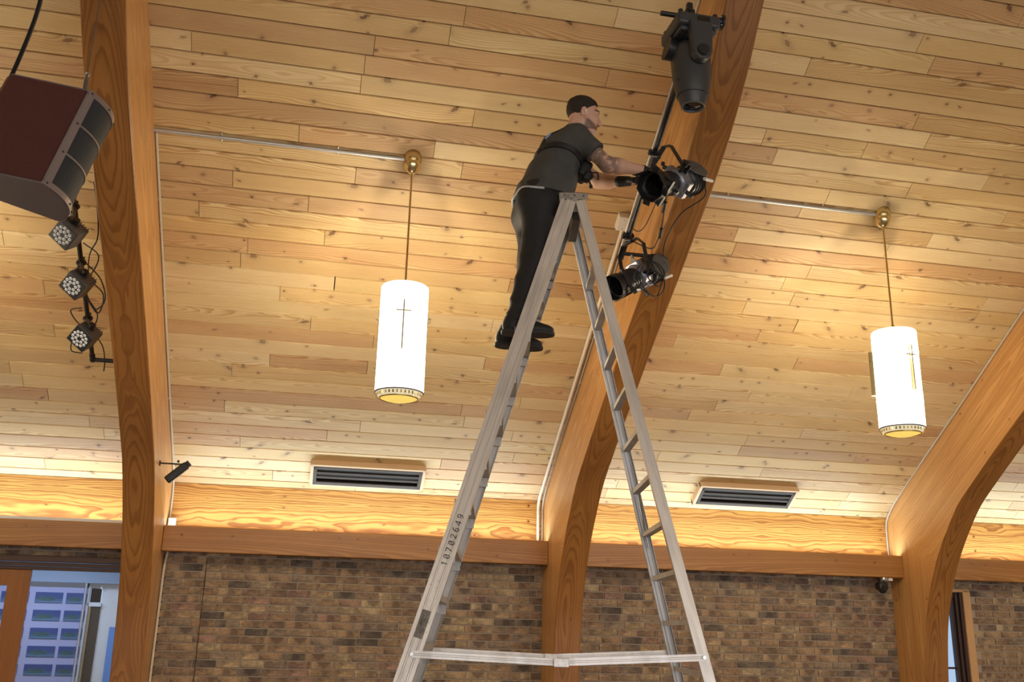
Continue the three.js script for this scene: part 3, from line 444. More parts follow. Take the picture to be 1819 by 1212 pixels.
// ------------------------------------------------------------------ pipes along the arches
const PIPE_M = [V(2.02, 4.95, -4.86), V(2.02, 4.19, -6.05)];
{
  const o = thing('lighting_pipe', 'black pipe along the lights arch, carrying two stage spotlights', 'pipe');
  const d = PIPE_M[1].clone().sub(PIPE_M[0]).normalize();
  part('pipe', rod(PIPE_M[0], PIPE_M[1], 0.0165, 16), M.black, o);
  part('standoff', [rod(PIPE_M[1].clone().addScaledVector(d, -0.04), PIPE_M[1].clone().addScaledVector(d, -0.04).setX(2.24), 0.014)], M.black, o);
  part('end_cap', [sph(0.017, ...PIPE_M[0].toArray()), sph(0.017, ...PIPE_M[1].toArray())], M.black, o);
  const w = thing('signal_cable', 'white cable running beside the black pipe to the junction box', 'cable');
  part('sheath', tube([PIPE_M[0].clone().add(V(-0.022, 0.02, 0)), PIPE_M[0].clone().lerp(PIPE_M[1], 0.35).add(V(-0.024, 0.012, 0)), PIPE_M[0].clone().lerp(PIPE_M[1], 0.7).add(V(-0.022, 0.02, 0)), PIPE_M[1].clone().add(V(-0.02, 0.02, 0))], 0.006, 40), M.white, w);
}
{
  // junction box with conduit down the roof slope to the ledge
  const X = 2.178, sJ = 3.27, o = thing('junction_box', 'cream junction box on the ceiling at the lights arch', 'box', onCeil(X - 0.02, sJ, 0.03).toArray());
  o.quaternion.setFromRotationMatrix(basis(V(1, 0, 0), S_DIR, N_DIR));
  part('box', rbox(0.085, 0.13, 0.06, 0.006), M.conduitPaint, o); part('cover', rbox(0.075, 0.12, 0.006, 0.002, 0, 0, 0.032), M.white, o); part('cover_screw', [cyl(0.004, 0.004, 0.006, 8).rotateX(Math.PI / 2).translate(0, 0.04, 0.035), cyl(0.004, 0.004, 0.006, 8).rotateX(Math.PI / 2).translate(0, -0.04, 0.035)], M.steel, o);
  const c = thing('conduit', 'cream conduit from the junction box down to the ledge', 'conduit');
  const pts = []; for (const s of [3.2, 2.5, 1.8, 1.1, 0.5, 0.2, 0.1]) pts.push(onCeil(X, s, 0.024)); pts.push(V(X, 2.86, ZF + 0.062), V(X, 2.8, ZF + 0.03), V(X, 2.72, ZF + 0.028), V(X, 2.44, ZF + 0.028));
  part('pipe', tube(pts, 0.0145, 90, 10), M.conduitPaint, c);
  part('strap', [2.6, 1.5, 0.6].map((s) => rod(onCeil(X - 0.03, s, 0.006), onCeil(X + 0.03, s, 0.006), 0.007)), M.steel, c);
  const rw = (name, label, x, s1, side) => { const g = thing(name, label, 'raceway'); const p = []; for (const s of [s1, s1 * 0.66, s1 * 0.33, 0.14]) p.push(onCeil(x, s, 0.01)); p.push(V(x, 2.81, ZF + 0.022), V(x, 2.68, ZF + 0.012), V(x, 2.44, ZF + 0.012)); part('channel', tube(p, 0.0095, 70, 6), M.raceway, g); part('clip', [0.3, 0.6, 0.85].map((f) => rod(onCeil(x - 0.012, s1 * f, 0.008), onCeil(x + 0.012, s1 * f, 0.008), 0.011)), M.raceway, g); return g; };
  rw('wire_raceway', 'thin beige raceway in the corner of the first arch, below the conduit', EDGE_X[0] + HW + 0.011, 3.56);
  rw('wire_raceway', 'thin beige raceway beside the cream conduit on the lights arch', EDGE_X[1] - HW - 0.011, 5.3);
  rw('wire_raceway', 'thin beige raceway in the corner of the last arch', EDGE_X[2] - HW - 0.011, 5.0);
  const t = thing('ledge_raceway', 'straight white raceway lying along the ledge past the first arch', 'raceway'); part('channel', rbox(3.0, 0.026, 0.03, 0.004, -3.0, BEAM_Y1 + 0.012, BEAM_Z - 0.03), M.white, t); part('elbow_box', rbox(0.07, 0.045, 0.05, 0.006, -1.53, BEAM_Y1 + 0.02, BEAM_Z - 0.03), M.white, t);
  const j = thing('outlet_box', 'small grey outlet box on the ledge at the first arch', 'box', [-1.19, 2.49, ZF + 0.06]); part('box', rbox(0.07, 0.1, 0.06, 0.006), M.conduit, j); part('cover', rbox(0.055, 0.085, 0.006, 0.002, 0, 0, 0.032), M.white, j);
  const k = thing('wall_cable', 'cream cable down the brick wall at the first arch', 'cable'); part('sheath', tube([[-1.2, 2.26, ZF + 0.02], [-1.215, 2.12, ZF + 0.016], [-1.218, 1.7, ZF + 0.014], [-1.219, 1.0, ZF + 0.014], [-1.22, 0.1, ZF + 0.014]], 0.011, 50, 8), M.conduitPaint, k);
}

// ------------------------------------------------------------------ ellipsoidal spotlights
function spotlight(name, label, centre, back, clampAt, hatFlat) {
  const o = thing(name, label, 'spotlight', centre.toArray(), 'stage spotlights on the pipe');
  const zf = back.clone().negate().normalize(), hang = clampAt.clone().sub(centre), x = hang.clone().cross(zf).normalize(), y = zf.clone().cross(x);
  const Bm = basis(x, y, zf), q = (g) => g.applyMatrix4(Bm);
  const zc = (prof, seg = 32) => lathe(prof, seg).rotateX(Math.PI / 2);               // lathe y -> +z (front)
  part('lens_tube', [zc([[0.06, 0.02], [0.072, 0.03], [0.074, 0.12], [0.07, 0.122], [0.07, 0.13], [0.078, 0.132], [0.078, 0.2], [0.07, 0.205]]), ...[0.05, 0.075, 0.1].map((z) => zc([[0.072, z - 0.004], [0.078, z], [0.072, z + 0.004]]))].map(q), M.fixture, o);
  part('lens', zc([[0.001, 0.05], [0.03, 0.052], [0.062, 0.042]]).applyMatrix4(Bm), M.lensGlass, o);
  const hood = []; const n = 8, R = hatFlat ? 0.1 : 0.088;
  hood.push(zc([[0.076, 0.2], [R, 0.203], [R, 0.262], [R - 0.004, 0.262], [R - 0.004, 0.208], [0.072, 0.205]], hatFlat ? n : 36));
  if (hatFlat) for (let i = 0; i < 4; i++) hood.push(rbox(0.05, 0.03, 0.004, 0.001, 0, R + 0.008, 0.25).applyMatrix4(new THREE.Matrix4().makeRotationZ((i * Math.PI) / 2 + 0.3)));
  part('front_hood', hood.map(q), M.black, o);
  part('gel_frame_holder', [rbox(0.19, 0.012, 0.03, 0.002, 0, -0.085, 0.19), rbox(0.012, 0.17, 0.03, 0.002, 0.085, 0, 0.19), rbox(0.012, 0.17, 0.03, 0.002, -0.085, 0, 0.19)].map(q), M.fixture, o);
  part('gate_body', [zc([[0.055, -0.09], [0.085, -0.085], [0.09, -0.05], [0.09, 0.0], [0.08, 0.018], [0.06, 0.022]], 10), rbox(0.12, 0.2, 0.055, 0.008, 0, 0, -0.035)].map(q), M.fixtureGrey, o);
  for (const [ax, ay, rz] of [[0, -0.11, 0], [0.105, -0.02, Math.PI / 2], [-0.105, 0.02, Math.PI / 2], [0.03, 0.108, 0.2]]) part('shutter_handle', [rbox(0.03, 0.05, 0.005, 0.002).rotateZ(rz).translate(ax, ay, -0.02), rbox(0.026, 0.022, 0.016, 0.005).rotateZ(rz).translate(ax * 1.3, ay * 1.3, -0.02)].map(q), M.black, o);
  part('reflector_housing', [zc([[0.03, -0.27], [0.062, -0.262], [0.085, -0.23], [0.098, -0.18], [0.098, -0.12], [0.088, -0.088], [0.05, -0.085]], 28), ...[-0.22, -0.19, -0.16, -0.13].map((z) => zc([[0.09, z - 0.004], [0.104, z], [0.09, z + 0.004]], 28))].map(q), M.fixture, o);
  part('lamp_cap', [zc([[0.001, -0.35], [0.03, -0.345], [0.04, -0.33], [0.04, -0.275], [0.03, -0.262]], 20), rbox(0.06, 0.05, 0.05, 0.008, 0, 0, -0.3)].map(q), M.black, o);
  part('side_plate', zc([[0.001, 0.004], [0.074, 0.003], [0.08, 0.0], [0.08, -0.004]], 28).rotateY(Math.PI / 2).translate(0.098, 0.0, -0.18).applyMatrix4(Bm), M.graphite, o);
  part('focus_knob', [cyl(0.014, 0.014, 0.03, 14).translate(0, -0.085, 0.08), cyl(0.01, 0.01, 0.03, 14).rotateZ(Math.PI / 2).translate(-0.085, 0, 0.06)].map(q), M.black, o);
  part('silver_handle', rod(V(0.06, -0.1, -0.27), V(0.085, -0.095, -0.16), 0.011).applyMatrix4(Bm), M.white, o);
  // yoke hanging from the clamp
  const L = hang.length() - 0.045, u = hang.clone().normalize(), f = x.clone().cross(u).normalize(), Y = basis(x, u, f), yk = [], py = -0.05 / 1;
  const w = 0.125, yy = Math.max(0.13, L);
  const path = [[-w, -0.01], [-w, yy - 0.07], [-w + 0.05, yy - 0.01], [w - 0.05, yy - 0.01], [w, yy - 0.07], [w, -0.01]];
  for (let i = 0; i < path.length - 1; i++) { const [x0, y0] = path[i], [x1, y1] = path[i + 1], l = Math.hypot(x1 - x0, y1 - y0); yk.push(rbox(0.007, l + 0.006, 0.034, 0.002).rotateZ(Math.atan2(-(x1 - x0), y1 - y0)).translate((x0 + x1) / 2, (y0 + y1) / 2, 0)); }
  const yoke = part('yoke', yk.map((g) => g.applyMatrix4(Y)), M.fixture, o);
  for (const k of [-1, 1]) part('yoke_knob', cyl(0.022, 0.026, 0.03, 8).rotateZ(Math.PI / 2).translate(k * (w + 0.02), 0, 0).applyMatrix4(Y), M.black, yoke);
  part('pivot', [rod(V(-w, 0, 0), V(-0.07, 0, 0), 0.012), rod(V(w, 0, 0), V(0.07, 0, 0), 0.012)].map((g) => g.applyMatrix4(Y)), M.fixture, yoke);
  // C-clamp
  const cl = [new THREE.TorusGeometry(0.03, 0.011, 8, 20, Math.PI * 1.35).rotateZ(-0.55), rbox(0.03, 0.05, 0.03, 0.005, 0, -0.045, 0), rbox(0.05, 0.022, 0.03, 0.004, 0.03, -0.014, 0), rod(V(0.03, -0.01, 0), V(0.03, -0.055, 0), 0.007)];
  const pd = PIPE_M[1].clone().sub(PIPE_M[0]).normalize(), cu = u.clone().addScaledVector(pd, -u.dot(pd)).normalize(), cm = basis(cu.clone().cross(pd), cu, pd, hang);
  part('clamp', cl.map((g) => g.applyMatrix4(cm)), M.black, o);
  part('clamp_handle', rod(V(0.01, -0.06, 0.0), V(0.055, -0.062, 0.0), 0.006).applyMatrix4(cm), M.steel, o);
  return { o, Bm, local: (x_, y_, z_) => V(x_, y_, z_).applyMatrix4(Bm).add(centre) };
}
const pipeAt = (t) => PIPE_M[0].clone().lerp(PIPE_M[1], t);
const spotA = spotlight('stage_spotlight', 'black stage spotlight with open octagonal hood, gripped by the man', V(2.066, 4.354, -5.145), V(0.773, 0.414, -0.48), pipeAt(0.39), true);
const spotB = spotlight('stage_spotlight', 'black stage spotlight with coiled cable, below the one being adjusted', V(2.064, 3.985, -5.867), V(0.766, 0.517, -0.382), pipeAt(0.86), false);
{
  // loose wiring between the lamps
  const c = thing('lamp_cable', 'thin black cables looping from the upper spotlight down to the lower one', 'cable');
  const a = spotA.local(0, -0.03, -0.33), b = spotB.local(0, -0.02, -0.33);
  part('cable', tube([a, a.clone().add(V(0.01, -0.09, -0.02)), V(2.24, 4.3, -5.45), V(2.2, 4.2, -5.62), V(2.24, 4.15, -5.8), b.clone().add(V(0.02, 0.05, 0)), b], 0.0045, 80, 6), M.cable, c);
  part('cable', tube([V(2.03, 4.27, -5.18), V(2.08, 4.17, -5.4), V(2.11, 4.14, -5.56), V(2.11, 4.12, -5.66), pipeAt(0.86).add(V(0.02, -0.04, 0))], 0.0045, 60, 6), M.cable, c);
  part('cable', tube([V(1.98, 4.27, -5.16), V(2.0, 4.2, -5.5), V(2.02, 4.25, -5.7), pipeAt(0.8).add(V(0, -0.02, 0))], 0.0035, 60, 6), M.cable, c);
  part('connector', rod(V(2.03, 4.24, -5.2), V(2.045, 4.21, -5.28), 0.012), M.black, c); part('connector', rod(V(2.085, 4.16, -5.42), V(2.1, 4.13, -5.5), 0.011), M.black, c);
  const d = thing('coiled_cable', 'coiled black cable hanging behind the lower spotlight', 'cable');
  const loop = (cx, cy, cz, rx, ry, ph) => { const p = []; for (let i = 0; i <= 22; i++) { const t = ph + (i / 22) * Math.PI * 2.1; p.push(V(cx + Math.cos(t) * rx + 0.01 * Math.sin(t * 3), cy + Math.sin(t) * ry, cz - Math.cos(t) * rx * 0.7 + 0.006 * i / 22)); } return tube(p, 0.0042, 90, 6); };
  part('coil', loop(2.12, 3.93, -5.72, 0.1, 0.13, 1.2), M.cable, d); part('coil', loop(2.16, 3.97, -5.74, 0.075, 0.09, 0.3), M.cable, d); part('coil', loop(2.1, 3.9, -5.7, 0.14, 0.1, 2.2), M.cable, d);
}

// ------------------------------------------------------------------ moving head light on its arm at the top
{
  const A = V(2.234, 5.235, -4.69), arm = thing('pipe_arm', 'short black pipe arm with round flange on the lights arch', 'pipe', A.toArray());
  part('pipe', rod([0, 0, 0], [-0.4, 0.0, 0.0], 0.0155, 16), M.black, arm); part('flange', [cyl(0.045, 0.045, 0.012, 24).rotateZ(Math.PI / 2).translate(-0.006, 0, 0), cyl(0.026, 0.028, 0.04, 16).rotateZ(Math.PI / 2).translate(-0.03, 0, 0)], M.black, arm); part('flange_bolt', [[0.028, 0.014], [-0.028, 0.014], [0, -0.034]].map(([y, z]) => cyl(0.006, 0.006, 0.012, 8).rotateZ(Math.PI / 2).translate(-0.014, y, z)), M.steel, arm);
  const C = V(A.x - 0.215, A.y, A.z), o = thing('moving_head_light', 'dark grey moving head stage light hanging from the pipe arm', 'light', [C.x, C.y - 0.12, C.z]);
  o.rotation.y = 0.02; o.scale.setScalar(1.15);
  part('clamp', [rbox(0.05, 0.1, 0.035, 0.006, 0, 0.1, 0), new THREE.TorusGeometry(0.025, 0.011, 8, 20).rotateY(Math.PI / 2).translate(0, 0.12, 0), rbox(0.03, 0.05, 0.03, 0.005, 0, 0.165, 0)], M.black, o);
  part('base', [rbox(0.235, 0.072, 0.25, 0.018, 0, 0.012, 0, 4), rbox(0.2, 0.03, 0.21, 0.012, 0, -0.035, 0, 3)], M.charcoal, o);
  part('base_foot', [[-1, -1], [1, -1], [1, 1], [-1, 1]].map(([a, b]) => cyl(0.012, 0.014, 0.02, 12, a * 0.095, 0.055, b * 0.1)), M.black, o);
  part('display', rbox(0.07, 0.03, 0.004, 0.001, 0.02, 0.014, 0.1255), M.lensGlass, o);
  // yoke: two arms of which the near one is a tapering shell, the far one rounder
  const armShape = () => { const s = new THREE.Shape(); s.moveTo(-0.052, 0.0); s.lineTo(0.052, 0.0); s.lineTo(0.046, -0.16); s.absarc(0, -0.165, 0.042, 0.1, -Math.PI - 0.1, true); s.lineTo(-0.052, 0); return s; };
  const ag = () => new THREE.ExtrudeGeometry(armShape(), { depth: 0.03, bevelEnabled: true, bevelSize: 0.009, bevelThickness: 0.012, bevelSegments: 3, curveSegments: 16 });
  part('yoke_arm', ag().translate(0, -0.02, 0.105), M.charcoal, o); part('yoke_arm', ag().translate(0, -0.02, -0.135), M.charcoal, o);
  part('yoke_bridge', rbox(0.1, 0.03, 0.27, 0.012, 0, -0.045, 0, 3), M.charcoal, o);
  part('tilt_motor_cover', cyl(0.062, 0.055, 0.05, 24).rotateZ(Math.PI / 2 - 0.2).translate(-0.1, -0.09, -0.03), M.black, o);
  part('pivot_cap', cyl(0.03, 0.03, 0.012, 20).rotateX(Math.PI / 2).translate(0, -0.185, 0.152), M.black, o);
  const h = part('head', [new THREE.LatheGeometry([[0.001, 0.13], [0.05, 0.127], [0.085, 0.11], [0.1, 0.07], [0.104, 0.0], [0.1, -0.09], [0.088, -0.16], [0.066, -0.225], [0.06, -0.24], [0.056, -0.24], [0.052, -0.225]].reverse().map((p) => new THREE.Vector2(...p)), 40).scale(0.98, 1, 0.92).translate(0, -0.19, 0)], M.charcoal, o);
  h.rotation.x = 0; part('lens_ring', new THREE.TorusGeometry(0.0585, 0.005, 8, 36).rotateX(Math.PI / 2).scale(0.98, 1, 0.92).translate(0, -0.428, 0), M.graphite, h);
  part('lens', lathe([[0.001, -0.012], [0.03, -0.009], [0.055, 0]], 30).scale(0.98, 1, 0.92).translate(0, -0.416, 0), M.lensGlass, h);
  part('panel_seam', new THREE.TorusGeometry(0.082, 0.0022, 6, 40).rotateX(Math.PI / 2).scale(0.98, 1, 0.92).translate(0, -0.372, 0), M.black, h);
  part('head_screw', [0.4, 1.3, 2.4, 3.6, 5.1].map((a) => sph(0.0055, Math.sin(a) * 0.1, -0.2 - 0.02 * a, Math.cos(a) * 0.093, 8, 6)), M.black, h);
}

// ------------------------------------------------------------------ loudspeaker and its rigging
const SP = V(-1.232, 4.166, -4.544), SL_ = V(-0.182, -0.967, 0.181), SB = V(-0.98, 0.163, -0.115), STT = V(0.082, -0.198, -0.977);
{
  const o = thing('loudspeaker', 'dark red loudspeaker with curved charcoal grille hanging at the first arch', 'loudspeaker', SP.toArray());
  const Lx = SL_.clone().normalize(), Bx = SB.clone().addScaledVector(Lx, -SB.dot(Lx)).normalize(), Tx = Lx.clone().cross(Bx); if (Tx.dot(STT) < 0) Tx.negate();
  const det = Tx.clone().cross(Bx).dot(Lx);                              // Tx, Bx, Lx right-handed?
  const Mx = basis(Tx, Bx, Lx), q = (g) => { g.applyMatrix4(Mx); if (det < 0) { const ng = g.index ? g.toNonIndexed() : g; const p = ng.attributes; for (const k of Object.keys(p)) { const a = p[k], n = a.itemSize; for (let i = 0; i < a.count; i += 3) for (let c = 0; c < n; c++) { const t = a.array[(i + 1) * n + c]; a.array[(i + 1) * n + c] = a.array[(i + 2) * n + c]; a.array[(i + 2) * n + c] = t; } } return ng; } return g; };
  const LEN = 0.595, W = 0.31, DEP = 0.42, bulge = 0.075;
  const arc = (off, n = 18, t0 = 0, t1 = 1) => { const p = []; for (let i = 0; i <= n; i++) { const t = lerp(t0, t1, i / n), x = t * W, b = -bulge * (1 - (2 * t - 1) ** 2) - off; p.push([x, b]); } return p; };
  const outline = (inset) => [...arc(-inset - 0.012), [W, 0.03], [W * 0.62, DEP], [0.03, DEP], [0, DEP - 0.03]];
  const ex = (pts, d, bev = 0) => new THREE.ExtrudeGeometry(new THREE.Shape(pts.map((p) => new THREE.Vector2(...p))), { depth: d, bevelEnabled: bev > 0, bevelSize: bev, bevelThickness: bev, bevelSegments: 2 });
  part('cabinet', q(metricUV(ex(outline(0.004), LEN - 0.02).translate(0, 0, 0.01), 3, 3)), M.maroon, o);
  for (const z of [0, LEN - 0.012]) part('end_panel', q(ex([...arc(0), [W, 0.03], [W * 0.62, DEP - 0.006], [0.03, DEP - 0.006], [0.003, DEP - 0.03], [0.003, 0]], 0.012)), M.speakerGrey, o).position.copy(Lx.clone().multiplyScalar(z));
  const band = (t0, t1, z0, z1, off, th) => { const a = arc(off, 14, t0, t1), b = arc(off - th, 14, t0, t1).reverse(); return ex([...a, ...b], z1 - z0).translate(0, 0, z0); };
  part('front_trim', [band(0, 1, 0, 0.03, 0.006, 0.012), band(0, 1, LEN - 0.03, LEN, 0.006, 0.012), band(0, 0.075, 0.02, LEN - 0.02, 0.006, 0.012), band(0.94, 1, 0.02, LEN - 0.02, 0.006, 0.012)].map(q), M.trimGrey, o);
  const zs = [0.03, 0.21, 0.388, LEN - 0.03];
  for (let i = 0; i < 3; i++) part('grille_panel', q(band(0.075, 0.94, zs[i] + 0.004, zs[i + 1] - 0.004, 0.0, 0.01)), M.grille, o);
  for (const z of [zs[1], zs[2]]) part('grille_divider', q(band(0.06, 0.95, z - 0.005, z + 0.005, 0.005, 0.012)), M.trimGrey, o);
  part('badge', q(band(0.72, 0.86, 0.075, 0.09, 0.003, 0.01)), M.steel, o);
  part('trim_screw', [[0.03, 0.015], [0.35, 0.015], [0.7, 0.015], [0.03, 0.21], [0.03, 0.39], [0.03, 0.58], [0.5, 0.58]].map(([t, z]) => { const [x, b] = arc(0.008, 1, t, t)[0]; return q(cyl(0.005, 0.005, 0.006, 8).translate(x, b, z)); }), M.black, o);
  const top = (x, b, z = 0) => V(0, 0, 0).addScaledVector(Tx, x).addScaledVector(Bx, b).addScaledVector(Lx, z);
  part('hanging_bracket', [rod(top(0.1, 0.08, 0), top(0.1, 0.08, -0.05), 0.008), rod(top(0.2, 0.08, 0), top(0.2, 0.08, -0.05), 0.008), rod(top(0.08, 0.08, -0.05), top(0.22, 0.08, -0.05), 0.008)], M.graphite, o);
  const hp = SP.clone().add(top(0.14, 0.09, -0.05));
  const s = thing('shackle', 'steel turnbuckle joining the loudspeaker to its wire', 'shackle', hp.toArray());
  part('bow', new THREE.TorusGeometry(0.018, 0.0055, 8, 20).translate(0, 0.01, 0), M.steel, s); part('turnbuckle', [rod([0, 0.025, 0], [0, 0.13, 0], 0.006), cyl(0.01, 0.01, 0.05, 12, 0, 0.075, 0)], M.graphite, s); part('eye', new THREE.TorusGeometry(0.011, 0.004, 8, 16).translate(0, 0.135, 0), M.steel, s);
  const wr = thing('suspension_wire', 'thin steel wire from the ceiling to the loudspeaker', 'wire', [hp.x, hp.y + 0.14, hp.z]); part('strand', rod([0, 0, 0], [0, ceilY(hp.z) - hp.y - 0.14, 0], 0.0025, 8), M.graphite, wr); part('ceiling_eye', [new THREE.TorusGeometry(0.012, 0.004, 8, 16).translate(0, ceilY(hp.z) - hp.y - 0.155, 0), cyl(0.02, 0.02, 0.006, 16, 0, ceilY(hp.z) - hp.y - 0.142, 0)], M.graphite, wr);
  const c = thing('speaker_cable', 'thick black cable hanging slack beside the loudspeaker', 'cable'); part('sheath', tube([[-1.43, ceilY(-4.1) - 0.01, -4.1], [-1.435, 4.62, -4.22], [-1.46, 4.494, -4.33], [-1.558, 4.316, -4.512], [-1.69, 4.13, -4.7], [-1.78, 4.0, -4.74], [-1.74, 3.95, -4.68], [-1.66, 4.0, -4.62]], 0.0105, 80, 8), M.cable, c);
}

// ------------------------------------------------------------------ LED spots on the pipe at the first arch
{
  const p0 = V(-1.72, 4.42, -6.3), p1 = V(-1.72, 3.562, -7.61), d = p1.clone().sub(p0).normalize();
  const o = thing('lighting_pipe', 'black pipe along the first arch, carrying three LED spots', 'pipe');
  part('pipe', rod(p0, p1, 0.0165, 16), M.black, o);
  part('elbow', [sph(0.024, ...p1.toArray()), rod(p1, p1.clone().setX(-1.475), 0.0165, 16), rod(p1.clone().addScaledVector(d, -0.05), p1, 0.021, 16), cyl(0.036, 0.036, 0.01, 20).rotateZ(Math.PI / 2).translate(-1.481, p1.y, p1.z)], M.black, o);
  const ax = V(0.56, 0.523, 0.633).normalize(), qz = V(0.314, 0.57, -0.748); const q1 = qz.addScaledVector(ax, -qz.dot(ax)).normalize(), by = q1.clone().cross(ax).multiplyScalar(1);
  // local frame: X = ax (one edge of the square face), Z = front (away from q), Y = Z x X
  const zf = q1.clone().negate(), Y = zf.clone().cross(ax), Q = new THREE.Quaternion().setFromRotationMatrix(basis(ax, Y, zf));
  const corners = [[-1.8, 4.03, -6.25], [-1.805, 3.833, -6.683], [-1.813, 3.588, -7.133]];
  const names = ['topmost of the three square LED spots, tucked against the loudspeaker', 'middle of the three square LED spots on the black pipe', 'lowest of the three square LED spots, just above the pipe elbow'];
  const dn = V(0.76, -0.625, -0.15);                                     // the other edge of the face
  corners.forEach((c, i) => {
    const S = 0.152, DP = 0.13, ctr = V(...c).addScaledVector(ax, S / 2).addScaledVector(dn, S / 2);
    const g = thing('led_spot', names[i], 'light', ctr.toArray(), 'LED spots on the pipe'); g.quaternion.copy(Q);
    part('housing', [rbox(S, S, DP, 0.008, 0, 0, -DP / 2, 3), rbox(S - 0.03, S - 0.03, 0.03, 0.008, 0, 0, -DP - 0.01)], M.graphite, g);
    part('front_plate', [rbox(S - 0.006, S - 0.006, 0.006, 0.004, 0, 0, 0.002)], M.fixture, g);
    part('cooling_fin', [-0.05, -0.03, -0.01, 0.01, 0.03, 0.05].map((y) => box(S - 0.03, 0.004, 0.02, 0, y, -DP - 0.03)), M.graphite, g);
    const pts = []; for (let k = 0; k < 12; k++) pts.push([Math.cos((k / 12) * 6.2832 + 0.26) * 0.053, Math.sin((k / 12) * 6.2832 + 0.26) * 0.053]); for (let k = 0; k < 6; k++) pts.push([Math.cos((k / 6) * 6.2832) * 0.027, Math.sin((k / 6) * 6.2832) * 0.027]);
    const lensG = lathe([[0.001, 0.0045], [0.004, 0.0042], [0.0102, 0.0022], [0.0118, 0.0]], 14).rotateX(Math.PI / 2), dot = cyl(0.0032, 0.0032, 0.001, 10).rotateX(Math.PI / 2);
    for (const [x, y] of pts) { const l = mesh('led_lens', lensG, M.ledCup, g); l.position.set(x, y, 0.005); mesh('led_chip', dot, M.charcoal, l).position.set(0, 0, 0.0046); }
    const toP = (() => { const inv = Q.clone().invert(), t = p0.clone().addScaledVector(d, clamp(ctr.clone().sub(p0).dot(d) + 0.03, 0, 3)).sub(ctr).applyQuaternion(inv); return t; })();
    const side = V(toP.x, toP.y, 0).normalize();
    part('yoke', [rbox(0.006, 0.09, 0.03, 0.002, S / 2 + 0.01, 0.02, -0.06), rod(V(S / 2 + 0.01, 0.02, -0.06), toP, 0.012), rbox(0.03, 0.03, 0.03, 0.005).translate(toP.x * 0.75, toP.y * 0.75, toP.z * 0.75)], M.fixture, g);
    part('yoke_knob', cyl(0.02, 0.024, 0.03, 8).rotateZ(Math.PI / 2).translate(S / 2 + 0.03, 0.01, -0.06), M.black, g);
    part('clamp', [new THREE.TorusGeometry(0.026, 0.01, 8, 20).translate(0, 0, 0), rbox(0.024, 0.05, 0.024, 0.004, 0, -0.035, 0)].map((q) => q.applyMatrix4(new THREE.Matrix4().makeRotationFromQuaternion(Q.clone().invert().multiply(new THREE.Quaternion().setFromUnitVectors(V(0, 0, 1), d))))).map((q) => q.translate(toP.x, toP.y, toP.z)), M.black, g);
  });
  const w = thing('spot_cabling', 'black cables looped between the three LED spots', 'cable');
  const pa = (t, dx = 0, dy = 0, dz = 0) => p0.clone().lerp(p1, t).add(V(dx, dy, dz));
  part('cable', tube([pa(0.42, 0.02, 0.02), pa(0.5, 0.12, 0.0), pa(0.56, 0.15, -0.08), pa(0.6, 0.08, -0.1), pa(0.56, 0.02, -0.04)], 0.005, 60, 6), M.cable, w);
  part('cable', tube([pa(0.5, 0.03, 0.0), pa(0.57, 0.13, -0.02), pa(0.62, 0.1, -0.1), pa(0.56, 0.01, -0.05)], 0.005, 60, 6), M.cable, w);
  part('cable', tube([pa(0.3, 0.03, 0), pa(0.34, 0.14, -0.05, 0.05), pa(0.42, 0.06, -0.09), pa(0.46, 0.02, -0.02)], 0.0045, 60, 6), M.cable, w);
  part('cable', tube([pa(0.62, 0.02), pa(0.68, 0.08, -0.04), pa(0.72, 0.05, -0.08), pa(0.76, -0.06, -0.02), pa(0.72, -0.12, 0.03), pa(0.7, -0.04, 0.03)], 0.0045, 70, 6), M.cable, w);
  part('cable', tube([pa(0.82, 0.02), pa(0.87, 0.09, -0.04), pa(0.92, 0.11, -0.1), pa(0.97, 0.1, -0.12)], 0.0045, 50, 6), M.cable, w);
  part('cable', tube([pa(0.83, -0.02, 0.02), pa(0.86, -0.11, -0.0), pa(0.9, -0.13, -0.06), pa(0.93, -0.06, -0.04)], 0.0045, 50, 6), M.cable, w);
  const v = thing('drop_cable', 'thin black cable hanging along the first arch beside the LED spots', 'cable'); part('sheath', tube([V(-1.5, 4.3, -5.95), V(-1.495, 4.2, -6.1), V(-1.51, 4.05, -6.3), V(-1.55, 3.98, -6.35), pa(0.56, 0.03, 0)], 0.004, 60, 6), M.cable, v);
}

